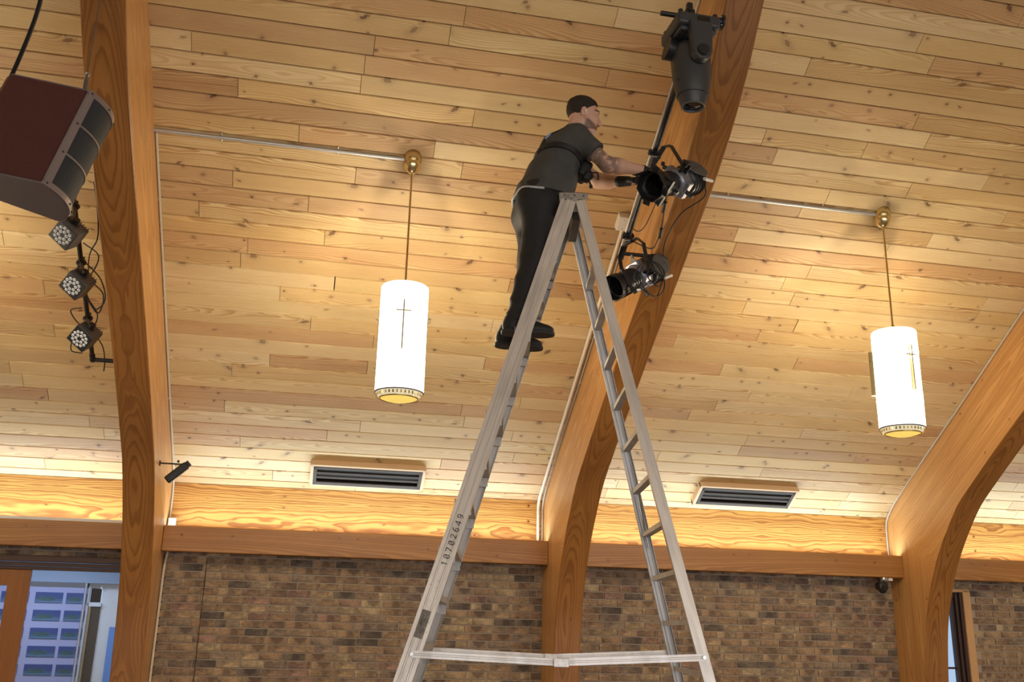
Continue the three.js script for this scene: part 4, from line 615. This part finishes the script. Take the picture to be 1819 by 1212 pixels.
// ------------------------------------------------------------------ small black lamp on the first arch, security camera
{
  const o = thing('arm_floodlight', 'small black floodlight on a thin arm at the first arch', 'light', [EDGE_X[0] + HW, 2.892, -8.254]);
  part('wall_plate', cyl(0.022, 0.022, 0.008, 16).rotateZ(Math.PI / 2).translate(0.004, 0, 0), M.black, o); part('arm', rod([0.005, 0, 0], [0.2, 0.0, 0], 0.0065), M.black, o);
  const b = new THREE.Matrix4().makeRotationZ(-0.82).setPosition(0.145, -0.075, 0.02);
  part('lamp_head', [rbox(0.065, 0.2, 0.05, 0.014, 0, 0.0, 0, 3), rbox(0.05, 0.03, 0.04, 0.006, 0.0, 0.112, 0)].map((g) => g.applyMatrix4(b)), M.black, o); part('hinge', [cyl(0.014, 0.014, 0.05, 14).rotateX(Math.PI / 2).translate(0.2, 0, 0.0), rod([0.2, 0, 0], [0.215, 0.018, 0.01], 0.01)], M.black, o); part('knob', sph(0.011, 0.145, 0.022, 0), M.black, o);
  const s = thing('security_camera', 'small black security camera under the ledge beam at the last arch', 'camera', [5.715, BEAM_Y0, -8.985]);
  part('mount', [cyl(0.045, 0.05, 0.02, 20, 0.03, -0.01, 0), rbox(0.11, 0.02, 0.06, 0.004, 0.05, -0.022, 0)], M.steel, s); part('body', [rbox(0.1, 0.075, 0.1, 0.02, 0.0, -0.085, 0, 4), cyl(0.03, 0.03, 0.05, 20, 0, -0.035, 0), sph(0.042, 0, -0.115, 0.01, 20, 14)], M.black, s); part('lens', [cyl(0.024, 0.027, 0.02, 20).rotateX(Math.PI / 2).translate(0, -0.105, 0.055)], M.blackGloss, s); part('bracket_plate', rbox(0.05, 0.028, 0.03, 0.004, 0.085, -0.018, 0.02), M.white, s);
}

// ------------------------------------------------------------------ the man on the ladder
// surface nets over a signed distance function
function sdfMesh(f, lo, hi, cell) {
  const n = [0, 1, 2].map((i) => Math.ceil((hi[i] - lo[i]) / cell) + 1), [nx, ny, nz] = n, val = new Float32Array(nx * ny * nz);
  for (let k = 0, o = 0; k < nz; k++) for (let j = 0; j < ny; j++) for (let i = 0; i < nx; i++, o++) val[o] = f(lo[0] + i * cell, lo[1] + j * cell, lo[2] + k * cell);
  const id = new Int32Array(nx * ny * nz).fill(-1), P = [], I = [], at = (i, j, k) => (k * ny + j) * nx + i;
  for (let k = 0; k < nz - 1; k++) for (let j = 0; j < ny - 1; j++) for (let i = 0; i < nx - 1; i++) {
    let m = 0, c = 0, x = 0, y = 0, z = 0; const v = [];
    for (let q = 0; q < 8; q++) { const w = val[at(i + (q & 1), j + ((q >> 1) & 1), k + (q >> 2))]; v.push(w); if (w < 0) m |= 1 << q; }
    if (m === 0 || m === 255) continue;
    for (let a = 0; a < 8; a++) for (const d of [1, 2, 4]) { if (a & d) continue; const b = a | d; if (v[a] < 0 === v[b] < 0) continue; const t = v[a] / (v[a] - v[b]); x += (a & 1) + (d === 1 ? t : 0); y += ((a >> 1) & 1) + (d === 2 ? t : 0); z += (a >> 2) + (d === 4 ? t : 0); c++; }
    id[at(i, j, k)] = P.length / 3; P.push(lo[0] + (i + x / c) * cell, lo[1] + (j + y / c) * cell, lo[2] + (k + z / c) * cell);
  }
  for (let k = 1; k < nz - 1; k++) for (let j = 1; j < ny - 1; j++) for (let i = 1; i < nx - 1; i++) {
    const s = val[at(i, j, k)] < 0;
    const quad = (a, b, c, d, flip) => { if (a < 0 || b < 0 || c < 0 || d < 0) return; flip ? I.push(a, c, b, a, d, c) : I.push(a, b, c, a, c, d); };
    if (s !== val[at(i + 1, j, k)] < 0) quad(id[at(i, j - 1, k - 1)], id[at(i, j, k - 1)], id[at(i, j, k)], id[at(i, j - 1, k)], !s);
    if (s !== val[at(i, j + 1, k)] < 0) quad(id[at(i - 1, j, k - 1)], id[at(i - 1, j, k)], id[at(i, j, k)], id[at(i, j, k - 1)], !s);
    if (s !== val[at(i, j, k + 1)] < 0) quad(id[at(i - 1, j - 1, k)], id[at(i, j - 1, k)], id[at(i, j, k)], id[at(i - 1, j, k)], !s);
  }
  const N = new Float32Array(P.length), e = cell * 0.6;
  for (let i = 0; i < P.length; i += 3) { const [x, y, z] = [P[i], P[i + 1], P[i + 2]]; const gx = f(x + e, y, z) - f(x - e, y, z), gy = f(x, y + e, z) - f(x, y - e, z), gz = f(x, y, z + e) - f(x, y, z - e), l = Math.hypot(gx, gy, gz) || 1; N[i] = gx / l; N[i + 1] = gy / l; N[i + 2] = gz / l; }
  const g = new THREE.BufferGeometry(); g.setAttribute('position', new THREE.Float32BufferAttribute(P, 3)); g.setAttribute('normal', new THREE.BufferAttribute(N, 3)); g.setIndex(I);
  const U = new Float32Array((P.length / 3) * 2); for (let i = 0; i < P.length / 3; i++) { U[2 * i] = (P[3 * i] + P[3 * i + 2] * 0.7) * 3; U[2 * i + 1] = P[3 * i + 1] * 3; } g.setAttribute('uv', new THREE.BufferAttribute(U, 2));
  return g;
}
const smin = (a, b, k) => { const h = Math.max(k - Math.abs(a - b), 0) / k; return Math.min(a, b) - h * h * k * 0.25; };
const cone = (a, b, r0, r1) => { const [ax, ay, az] = a, dx = b[0] - ax, dy = b[1] - ay, dz = b[2] - az, l = dx * dx + dy * dy + dz * dz; return (x, y, z) => { const t = clamp(((x - ax) * dx + (y - ay) * dy + (z - az) * dz) / l, 0, 1), px = x - ax - dx * t, py = y - ay - dy * t, pz = z - az - dz * t; return Math.sqrt(px * px + py * py + pz * pz) - (r0 + (r1 - r0) * t); }; };
const ell = (c, r) => (x, y, z) => { const px = (x - c[0]) / r[0], py = (y - c[1]) / r[1], pz = (z - c[2]) / r[2], k0 = Math.sqrt(px * px + py * py + pz * pz), qx = px / r[0], qy = py / r[1], qz = pz / r[2], k1 = Math.sqrt(qx * qx + qy * qy + qz * qz); return k1 < 1e-6 ? -Math.min(...r) : (k0 * (k0 - 1)) / k1; };
const union = (list, k) => (x, y, z) => { let d = list[0](x, y, z); for (let i = 1; i < list.length; i++) d = smin(d, list[i](x, y, z), k); return d; };
{
  const SOLE = 3.241, B0 = [1.138, SOLE, -5.2];
  const o = thing('person', 'man in grey T-shirt, black trousers and gloves reaching from the stepladder', 'person', B0);
  const put = (name, g, m) => { const h = g.translate(-B0[0], -B0[1], -B0[2]); return mesh(name, h, m, o); };
  const J = { hipR: [1.2, 4.06, -5.105], hipL: [1.21, 4.06, -5.295], kneeR: [1.165, 3.7, -5.07], kneeL: [1.2, 3.71, -5.31], ankR: [1.066, 3.34, -5.06], ankL: [1.085, 3.34, -5.31], shR: [1.405, 4.535, -5.045], shL: [1.44, 4.545, -5.365], elR: [1.585, 4.335, -4.985], elL: [1.64, 4.415, -5.36], wrR: [1.83, 4.362, -5.05], wrL: [1.795, 4.375, -5.24], neck0: [1.405, 4.56, -5.2], neck1: [1.46, 4.715, -5.2] };
  const W = (v) => v;
  // --- head in its own frame
  const HC = V(1.495, 4.772, -5.2), pitch = -0.13, hf = V(Math.cos(pitch), Math.sin(pitch), 0.06).normalize(), hr = hf.clone().cross(V(0, 1, 0)).normalize(), hu = hr.clone().cross(hf), K = 1.0;
  const toH = (x, y, z) => { const dx = x - HC.x, dy = y - HC.y, dz = z - HC.z; return [dx * hf.x + dy * hf.y + dz * hf.z, dx * hu.x + dy * hu.y + dz * hu.z, dx * hr.x + dy * hr.y + dz * hr.z]; };
  const inH = (f) => (x, y, z) => { const p = toH(x, y, z); return f(p[0], p[1], p[2]); };
  const skull = ell([-0.012, 0.034, 0], [0.098, 0.087, 0.077]), face = ell([0.036, -0.042, 0], [0.06, 0.082, 0.058]), chin = ell([0.064, -0.105, 0], [0.027, 0.024, 0.03]), jaw = union([cone([0.0, -0.06, 0.05], [0.06, -0.105, 0.02], 0.022, 0.018), cone([0.0, -0.06, -0.05], [0.06, -0.105, -0.02], 0.022, 0.018)], 0.02);
  const nose = union([cone([0.09, 0.008, 0], [0.112, -0.032, 0], 0.009, 0.014), cone([0.104, -0.04, 0.011], [0.104, -0.04, -0.011], 0.009, 0.009)], 0.012), brow = cone([0.08, 0.022, 0.034], [0.08, 0.022, -0.034], 0.015, 0.015), lips = union([cone([0.091, -0.066, 0.016], [0.091, -0.066, -0.016], 0.0085, 0.0085), cone([0.089, -0.077, 0.014], [0.089, -0.077, -0.014], 0.0085, 0.0085)], 0.004);
  const cheek = union([ell([0.066, -0.022, 0.036], [0.025, 0.022, 0.02]), ell([0.066, -0.022, -0.036], [0.025, 0.022, 0.02])], 0.02);
  const sock = (s) => ell([0.094, 0.003, s * 0.033], [0.016, 0.012, 0.018]), eye = (s) => ell([0.077, 0.003, s * 0.033], [0.0125, 0.0125, 0.0125]);
  const ear = (s) => { const out = ell([-0.012, -0.012, s * 0.079], [0.02, 0.032, 0.011]), dip = ell([-0.006, -0.008, s * 0.092], [0.011, 0.02, 0.009]); return (x, y, z) => Math.max(out(x, y, z), -dip(x, y, z)); };
  const socks = [sock(1), sock(-1)], eyes = [eye(1), eye(-1)], ears = [ear(1), ear(-1)];
  const headH = (x, y, z) => { let d = smin(skull(x, y, z), face(x, y, z), 0.04); d = smin(d, chin(x, y, z), 0.03); d = smin(d, jaw(x, y, z), 0.03); d = smin(d, cheek(x, y, z), 0.025); d = smin(d, brow(x, y, z), 0.02); d = smin(d, nose(x, y, z), 0.014); for (const s of socks) { const q = -s(x, y, z); d = Math.max(d, q) ; } for (const e of eyes) d = Math.min(d, e(x, y, z)); d = smin(d, lips(x, y, z), 0.006); for (const e of ears) d = smin(d, e(x, y, z), 0.008); return d; };
  const neckF = cone(J.neck0, J.neck1, 0.064, 0.058), head = inH(headH), headNeck = (x, y, z) => smin(head(x, y, z), neckF(x, y, z), 0.03);
  // --- body
  const torso = union([cone([1.195, 4.09, -5.12], [1.195, 4.09, -5.28], 0.1, 0.1), cone([1.255, 4.27, -5.14], [1.255, 4.27, -5.26], 0.108, 0.108), cone([1.345, 4.44, -5.12], [1.35, 4.45, -5.28], 0.112, 0.112), cone(J.shR, J.shL, 0.062, 0.062), cone([1.2, 4.09, -5.2], [1.36, 4.46, -5.2], 0.1, 0.115)], 0.07);
  const armR = union([cone(J.shR, J.elR, 0.056, 0.044), cone(J.elR, [1.66, 4.343, -5.0], 0.043, 0.045), cone([1.66, 4.343, -5.0], J.wrR, 0.045, 0.03)], 0.035), armL = union([cone(J.shL, J.elL, 0.055, 0.044), cone(J.elL, [1.69, 4.402, -5.325], 0.043, 0.044), cone([1.69, 4.402, -5.325], J.wrL, 0.044, 0.03)], 0.035);
  const legs = union([cone(J.hipR, J.kneeR, 0.083, 0.056), cone(J.kneeR, J.ankR, 0.054, 0.038), cone(J.hipL, J.kneeL, 0.083, 0.056), cone(J.kneeL, J.ankL, 0.054, 0.038)], 0.03);
  const handR1 = [1.895, 4.37, -5.065], handL1 = [1.86, 4.365, -5.2];
  const palm = union([cone(J.wrR, handR1, 0.024, 0.016), cone(J.wrL, handL1, 0.024, 0.016)], 0.01);
  const bodyF = (x, y, z) => { let d = smin(torso(x, y, z), legs(x, y, z), 0.05); d = smin(d, smin(armR(x, y, z), armL(x, y, z), 0.001), 0.04); d = smin(d, palm(x, y, z), 0.02); return smin(d, neckF(x, y, z), 0.05); };
  const low = sdfMesh((x, y, z) => bodyF(x, y, z), [0.98, 3.28, -5.56], [1.98, 4.8, -4.88], 0.0115), hi = sdfMesh(headNeck, [1.36, 4.55, -5.34], [1.68, 4.96, -5.06], 0.0036);
  const paint = (g) => { const p = g.attributes.position, c = new Float32Array(p.count * 3); for (let i = 0; i < p.count; i++) { const x = p.getX(i), y = p.getY(i), z = p.getZ(i); let col = [0.68, 0.41, 0.3]; const h = toH(x, y, z); const isHead = y > 4.66;
    if (isHead) { if (Math.abs(h[1] + 0.071) < 0.011 && h[0] > 0.085 && Math.abs(h[2]) < 0.026) col = [0.4, 0.14, 0.12]; if (Math.hypot(h[0] - 0.077, h[1] - 0.003, Math.abs(h[2]) - 0.033) < 0.0135) col = Math.hypot(h[1] - 0.003, Math.abs(h[2]) - 0.033) < 0.0055 ? [0.03, 0.02, 0.02] : [0.6, 0.56, 0.52]; if (Math.abs(h[1] - 0.027) < 0.006 && h[0] > 0.06 && Math.abs(Math.abs(h[2]) - 0.033) < 0.024) col = [0.07, 0.04, 0.03]; { const edge = 0.012 * (noise(x * 90, y * 90 + z * 60, 4) - 0.5), chk = -0.05 - 0.35 * Math.max(0, h[0] - 0.03) + edge, br = sstep(chk + 0.012, chk - 0.012, h[1]) * sstep(-0.012, 0.012, h[0] + edge + 0.2 * (h[1] + 0.06)) * (1 - sstep(0.018, 0.01, Math.hypot((h[0] - 0.1) * 0.7, h[1] + 0.071, h[2] * 0.6))) * sstep(-0.16, -0.135, h[1]); const mst = sstep(0.008, 0.004, Math.abs(h[1] + 0.055)) * sstep(0.075, 0.085, h[0]) * sstep(0.034, 0.026, Math.abs(h[2])); col = mix3(col, [0.075, 0.042, 0.03], 0.86 * Math.max(br, mst) * (0.75 + 0.25 * noise(x * 300, y * 300 + z * 200, 8))); } col = mix3(col, [0.5, 0.2, 0.15], 0.25 * sstep(0.03, 0.0, Math.abs(h[1] + 0.02)) * sstep(0.05, 0.1, h[0])); }
    const t = clamp(((x - J.shR[0]) * (J.elR[0] - J.shR[0]) + (y - J.shR[1]) * (J.elR[1] - J.shR[1])) / ((J.elR[0] - J.shR[0]) ** 2 + (J.elR[1] - J.shR[1]) ** 2), 0, 2);
    if (!isHead && z > -5.12 && x > 1.43 && x < 1.7 && t > 0.3) { const n1 = fbm(x * 38, y * 38 + z * 20, 7, 2), n2 = Math.abs(noise(x * 60 + z * 30, y * 60, 9) - 0.5); const fade = sstep(1.68, 1.62, x); if (n1 > 0.48 || n2 < 0.06) col = mix3(col, [0.09, 0.075, 0.075], (n2 < 0.06 ? 0.8 : 0.62) * fade); }
    c.set(col, i * 3); } g.setAttribute('color', new THREE.BufferAttribute(c, 3)); return g; };
  const strip = (g) => { g.deleteAttribute('uv'); return g; };
  const bodyG = mergeGeometries([strip(paint(low)), strip(paint(hi))]);
  const skin = phys([1, 1, 1], 0.5, { vertexColors: true, sheen: 0.2, sheenRoughness: 0.5 });
  put('body', bodyG, skin);
  // --- T-shirt: torso and short sleeves, cut at the hem and the cuffs
  const tAx = V(0.44, 0.9, 0).normalize(), fold = (x, y, z) => 0.009 * (Math.abs(Math.sin(y * 13 + x * 17 + z * 6 + 2.4 * noise(x * 6, y * 6 + z * 5, 19))) - 0.5) + 0.008 * (noise(x * 14 + z * 5, y * 10, 12) - 0.5);
  const sleeveR = union([cone(J.shR, [1.525, 4.405, -5.0], 0.07, 0.07)], 0.02), sleeveL = cone(J.shL, [1.56, 4.465, -5.362], 0.07, 0.068);
  const shirtTorso = union([cone([1.2, 4.13, -5.115], [1.2, 4.13, -5.285], 0.128, 0.128), cone([1.26, 4.29, -5.125], [1.26, 4.29, -5.275], 0.124, 0.124), cone([1.35, 4.45, -5.105], [1.355, 4.46, -5.295], 0.122, 0.122), cone(J.shR, J.shL, 0.076, 0.076), cone([1.2, 4.13, -5.2], [1.36, 4.46, -5.2], 0.132, 0.13), cone([1.3, 4.27, -5.15], [1.3, 4.27, -5.25], 0.12, 0.12)], 0.09);
  const cutR = (x, y, z) => (x - 1.516) * 0.66 + (y - 4.414) * -0.72 + (z + 5.0) * 0.2, cutL = (x, y, z) => (x - 1.55) * 0.8 + (y - 4.468) * -0.55;
  const shirtSolid = (x, y, z) => { let d = shirtTorso(x, y, z) + fold(x, y, z); const sr = Math.max(sleeveR(x, y, z) + fold(x, y, z) * 0.5, cutR(x, y, z)), sl = Math.max(sleeveL(x, y, z), cutL(x, y, z)); return smin(smin(d, sr, 0.035), sl, 0.035); };
  const hem = (x, y, z) => -((x - 1.15) * 0.1 + (y - 4.155) * 0.99 - 0.04 * (x - 1.15) + 0.012 * Math.sin(z * 30)), collar = cone([1.43, 4.6, -5.2], [1.52, 4.78, -5.2], 0.07, 0.06);
  const shirtF = (x, y, z) => Math.max(shirtSolid(x, y, z), hem(x, y, z), -(collar(x, y, z)));
  const shirtM = std([0.092, 0.09, 0.087], 0.85, 0, { map: texd(clothTex, 1, 1) }), trouserM = std([0.013, 0.013, 0.015], 0.75), blackM = std([0.012, 0.012, 0.013], 0.6);
  put('t_shirt', sdfMesh(shirtF, [1.0, 4.05, -5.56], [1.68, 4.76, -4.86], 0.0095), shirtM);
  tag(put('undershirt', sdfMesh((x, y, z) => Math.max(shirtTorso(x, y, z) - 0.002, hem(x, y - -0.0, z) - 0.012, -hem(x, y, z) - 0.004, -(shirtTorso(x, y, z) + 0.012), x - 1.2), [1.0, 4.08, -5.5], [1.26, 4.24, -4.9], 0.007), std([0.5, 0.5, 0.53], 0.9)), 'pale undershirt edge showing below the T-shirt');
  // --- trousers
  const tf = (x, y, z) => 0.008 * (Math.abs(Math.sin(y * 24 + x * 14 + z * 9 + 2.2 * noise(x * 7, y * 7 + z * 5, 40))) - 0.5) * (0.35 + sstep(3.8, 3.4, y)) + 0.016 * (noise(x * 12 + z * 9, y * 9, 31) - 0.5);
  const trou = union([cone([1.185, 4.09, -5.12], [1.185, 4.09, -5.28], 0.127, 0.127), cone([1.2, 4.16, -5.12], [1.2, 4.16, -5.28], 0.12, 0.12), cone(J.hipR, J.kneeR, 0.108, 0.085), cone(J.kneeR, [1.08, 3.36, -5.06], 0.084, 0.072), cone(J.hipL, J.kneeL, 0.108, 0.085), cone(J.kneeL, [1.1, 3.36, -5.31], 0.084, 0.072)], 0.03);
  put('trousers', sdfMesh((x, y, z) => Math.max(trou(x, y, z) + tf(x, y, z), 3.315 - y, y - 4.215 - (x - 1.2) * 0.1), [0.96, 3.28, -5.5], [1.4, 4.28, -4.9], 0.0105), trouserM);
  // --- shoes
  function shoe(hx, hz, tx, tz, name) {
    const d = V(tx - hx, 0, tz - hz), L = d.length(); d.normalize(); const s = V(-d.z, 0, d.x);
    const q = (f) => (x, y, z) => { const dx = x - hx, dz = z - hz; return f(dx * d.x + dz * d.z, y - SOLE, dx * s.x + dz * s.z); };
    const up = union([ell([0.05, 0.05, 0], [0.052, 0.055, 0.038]), ell([0.13, 0.045, 0], [0.09, 0.05, 0.042]), ell([L - 0.075, 0.034, 0.004], [0.078, 0.036, 0.047]), cone([0.06, 0.07, 0], [0.065, 0.112, 0], 0.046, 0.045)], 0.035);
    const f = q((x, y, z) => Math.max(up(x, y, z), 0.016 - y)), solF = q((x, y, z) => { const e = union([ell([0.055, 0.012, 0], [0.064, 0.05, 0.045]), ell([L - 0.08, 0.012, 0.003], [0.088, 0.05, 0.053]), cone([0.05, 0.012, 0], [L - 0.08, 0.012, 0], 0.038, 0.042)], 0.03)(x, y, z); return Math.max(e, y - 0.024 - (x < 0.03 ? 0.004 : 0), -y); });
    const lo = [Math.min(hx, tx) - 0.08, SOLE - 0.02, Math.min(hz, tz) - 0.09], hiB = [Math.max(hx, tx) + 0.08, SOLE + 0.19, Math.max(hz, tz) + 0.09];
    const m = put('shoe', sdfMesh(f, lo, hiB, 0.0055), blackM), so = sdfMesh(solF, lo, hiB, 0.005).translate(-B0[0], -B0[1], -B0[2]); mesh('sole', so, std([0.02, 0.02, 0.022], 0.7), m);
    const lace = []; for (let i = 0; i < 4; i++) { const a = q((x) => x), p = V(hx, SOLE + 0.088 - i * 0.006, hz).addScaledVector(d, 0.1 + i * 0.024); lace.push(rod(p.clone().addScaledVector(s, -0.022), p.clone().addScaledVector(s, 0.022), 0.0035, 6)); } part('laces', lace.map((g) => g.translate(-B0[0], -B0[1], -B0[2])), blackM, m);
    return m;
  }
  shoe(0.985, -5.065, 1.272, -5.03); shoe(0.995, -5.315, 1.275, -5.325);
  // --- hair, beard, earbud
  const hairF = inH((x, y, z) => { const s = skull(x, y, z), top = sstep(0.02, 0.1, y), n = 0.003 * (noise(x * 160 + 7, y * 160, 3) - 0.5) + 0.0018 * (noise(x * 120, z * 120 + y * 60, 6) - 0.5); return Math.max(s - 0.003 - 0.011 * top + n, -(y + 0.05 - 0.95 * (x + 0.062) ), -(y + 0.062)); });
  put('hair', sdfMesh(hairF, [1.36, 4.7, -5.32], [1.64, 4.96, -5.08], 0.0034), std([0.022, 0.014, 0.01], 0.75));
  const eb = V(HC.x, HC.y, HC.z).addScaledVector(hf, 0.0).addScaledVector(hu, -0.012).addScaledVector(hr, 0.088), eb2 = eb.clone().addScaledVector(hu, -0.026).addScaledVector(hf, 0.006);
  tag(put('earbud', mergeGeometries([sph(0.0085, eb.x, eb.y, eb.z, 14, 10).toNonIndexed(), rod(eb, eb2, 0.0034, 8).toNonIndexed()]), M.white), 'white wireless earbud');
  // --- harness straps hugging the shirt, pouch, tag
  const near = (x, y, z) => shirtTorso(x, y, z) + fold(x, y, z);
  const hs = (name, plane, lim, lo, hiB, out = 0.011) => put(name, sdfMesh((x, y, z) => Math.max(near(x, y, z) - out, -(near(x, y, z) + 0.006), plane(x, y, z), lim(x, y, z)), lo, hiB, 0.006), blackM);
  hs('harness_strap', (x, y, z) => Math.abs((x - 1.33) * 0.3 + (y - 4.42) * 0.95) - 0.017, () => -1, [1.14, 4.25, -5.5], [1.56, 4.6, -4.9]);
  hs('harness_strap', (x, y, z) => Math.abs(z + 5.12 - (x - 1.3) * 0.05) - 0.021, (x, y) => 4.43 - y, [1.16, 4.38, -5.2], [1.56, 4.72, -5.0], 0.012);
  hs('harness_strap', (x, y, z) => Math.abs(z + 5.28) - 0.021, (x, y) => 4.43 - y, [1.16, 4.38, -5.36], [1.56, 4.72, -5.2], 0.012);
  tag(put('back_tag', rbox(0.045, 0.055, 0.014, 0.005).applyMatrix4(basis(V(0, 0, 1), V(0.6, 0.8, 0), V(-0.8, 0.6, 0), V(1.243, 4.545, -5.12))), std([0.3, 0.42, 0.66], 0.5)), 'light blue tag on the back strap');
  put('chest_pouch', mergeGeometries([rbox(0.07, 0.11, 0.13, 0.02, 0, 0, 0, 3), rbox(0.05, 0.06, 0.06, 0.015, 0.03, -0.05, 0.05, 3)].map((g) => g.toNonIndexed().rotateZ(-0.4).translate(1.475, 4.345, -5.13))), blackM);
  put('dangling_strap', mergeGeometries([tube([[1.5, 4.32, -5.06], [1.512, 4.28, -5.055], [1.49, 4.25, -5.05], [1.5, 4.22, -5.05]], 0.006, 24, 6).toNonIndexed(), tube([[1.5, 4.31, -5.06], [1.54, 4.3, -5.04], [1.545, 4.26, -5.05]], 0.005, 20, 6).toNonIndexed(), rbox(0.02, 0.022, 0.012, 0.004, 1.5, 4.212, -5.05).toNonIndexed()]), blackM);
  // --- gloved hands: palm, four fingers of their own length, thumb from the side of the palm
  function glove(wr, dir, nrm, right, curl, spread, thumbOut) {
    const d = dir.clone().normalize(), n = nrm.clone().addScaledVector(d, -nrm.dot(d)).normalize(), s = d.clone().cross(n).multiplyScalar(right ? 1 : -1), w = V(...wr), P = (a, b, c) => { const v = w.clone().addScaledVector(d, a).addScaledVector(n, b).addScaledVector(s, c); return [v.x, v.y, v.z]; };
    const parts = [cone(P(-0.05, 0, 0), P(0.005, 0, 0), 0.036, 0.032)], pal = [];
    const base = [[0.086, 0.031], [0.09, 0.0105], [0.086, -0.0105], [0.077, -0.03]], len = [[0.04, 0.025, 0.021], [0.044, 0.028, 0.022], [0.041, 0.026, 0.021], [0.032, 0.02, 0.019]];
    base.forEach(([a, c]) => pal.push(cone(P(0.01, 0, c * 0.62), P(a, 0, c), 0.017, 0.0125)));
    parts.push(union(pal, 0.012));
    const fingers = base.map(([a, c], i) => { let ang = curl[0] + i * 0.06, x = a, b = 0, cc = c; const segs = []; len[i].forEach((l, k) => { const nx = x + Math.cos(ang) * l, nb = b + Math.sin(ang) * l, nc = cc + c * spread * 0.3; segs.push(cone(P(x, b, cc), P(nx, nb, nc), 0.0108 - k * 0.0009, 0.0102 - k * 0.001)); x = nx; b = nb; cc = nc; ang += curl[k + 1] ?? 0; }); return union(segs, 0.004); });
    const t0 = [0.022, 0.006, 0.028], t1 = [0.052, 0.014 + thumbOut * 0.012, 0.056], t2 = [0.08, 0.036, 0.058], t3 = [0.1, 0.056, 0.05];
    const th = union([cone(P(...t0), P(...t1), 0.016, 0.0125), cone(P(...t1), P(...t2), 0.0122, 0.0112), cone(P(...t2), P(...t3), 0.011, 0.0092)], 0.006);
    const f = (x, y, z) => { let q = smin(parts[0](x, y, z), parts[1](x, y, z), 0.014); let m = fingers[0](x, y, z); for (let i = 1; i < 4; i++) m = Math.min(m, fingers[i](x, y, z)); q = smin(q, m, 0.007); return smin(q, th(x, y, z), 0.009); };
    const c = w.clone().addScaledVector(d, 0.06);
    return put('glove', sdfMesh(f, [c.x - 0.16, c.y - 0.16, c.z - 0.16], [c.x + 0.16, c.y + 0.16, c.z + 0.16], 0.0035), blackM);
  }
  glove(J.wrR, V(0.9, 0.12, -0.12), V(0.1, -0.75, -0.65), true, [0.35, 0.55, 0.45], 0.1, 1);
  glove(J.wrL, V(0.86, -0.1, 0.5), V(0.2, -0.9, 0.1), false, [0.5, 0.6, 0.5], 0.1, 1);
}
renderer.render(scene, camera);
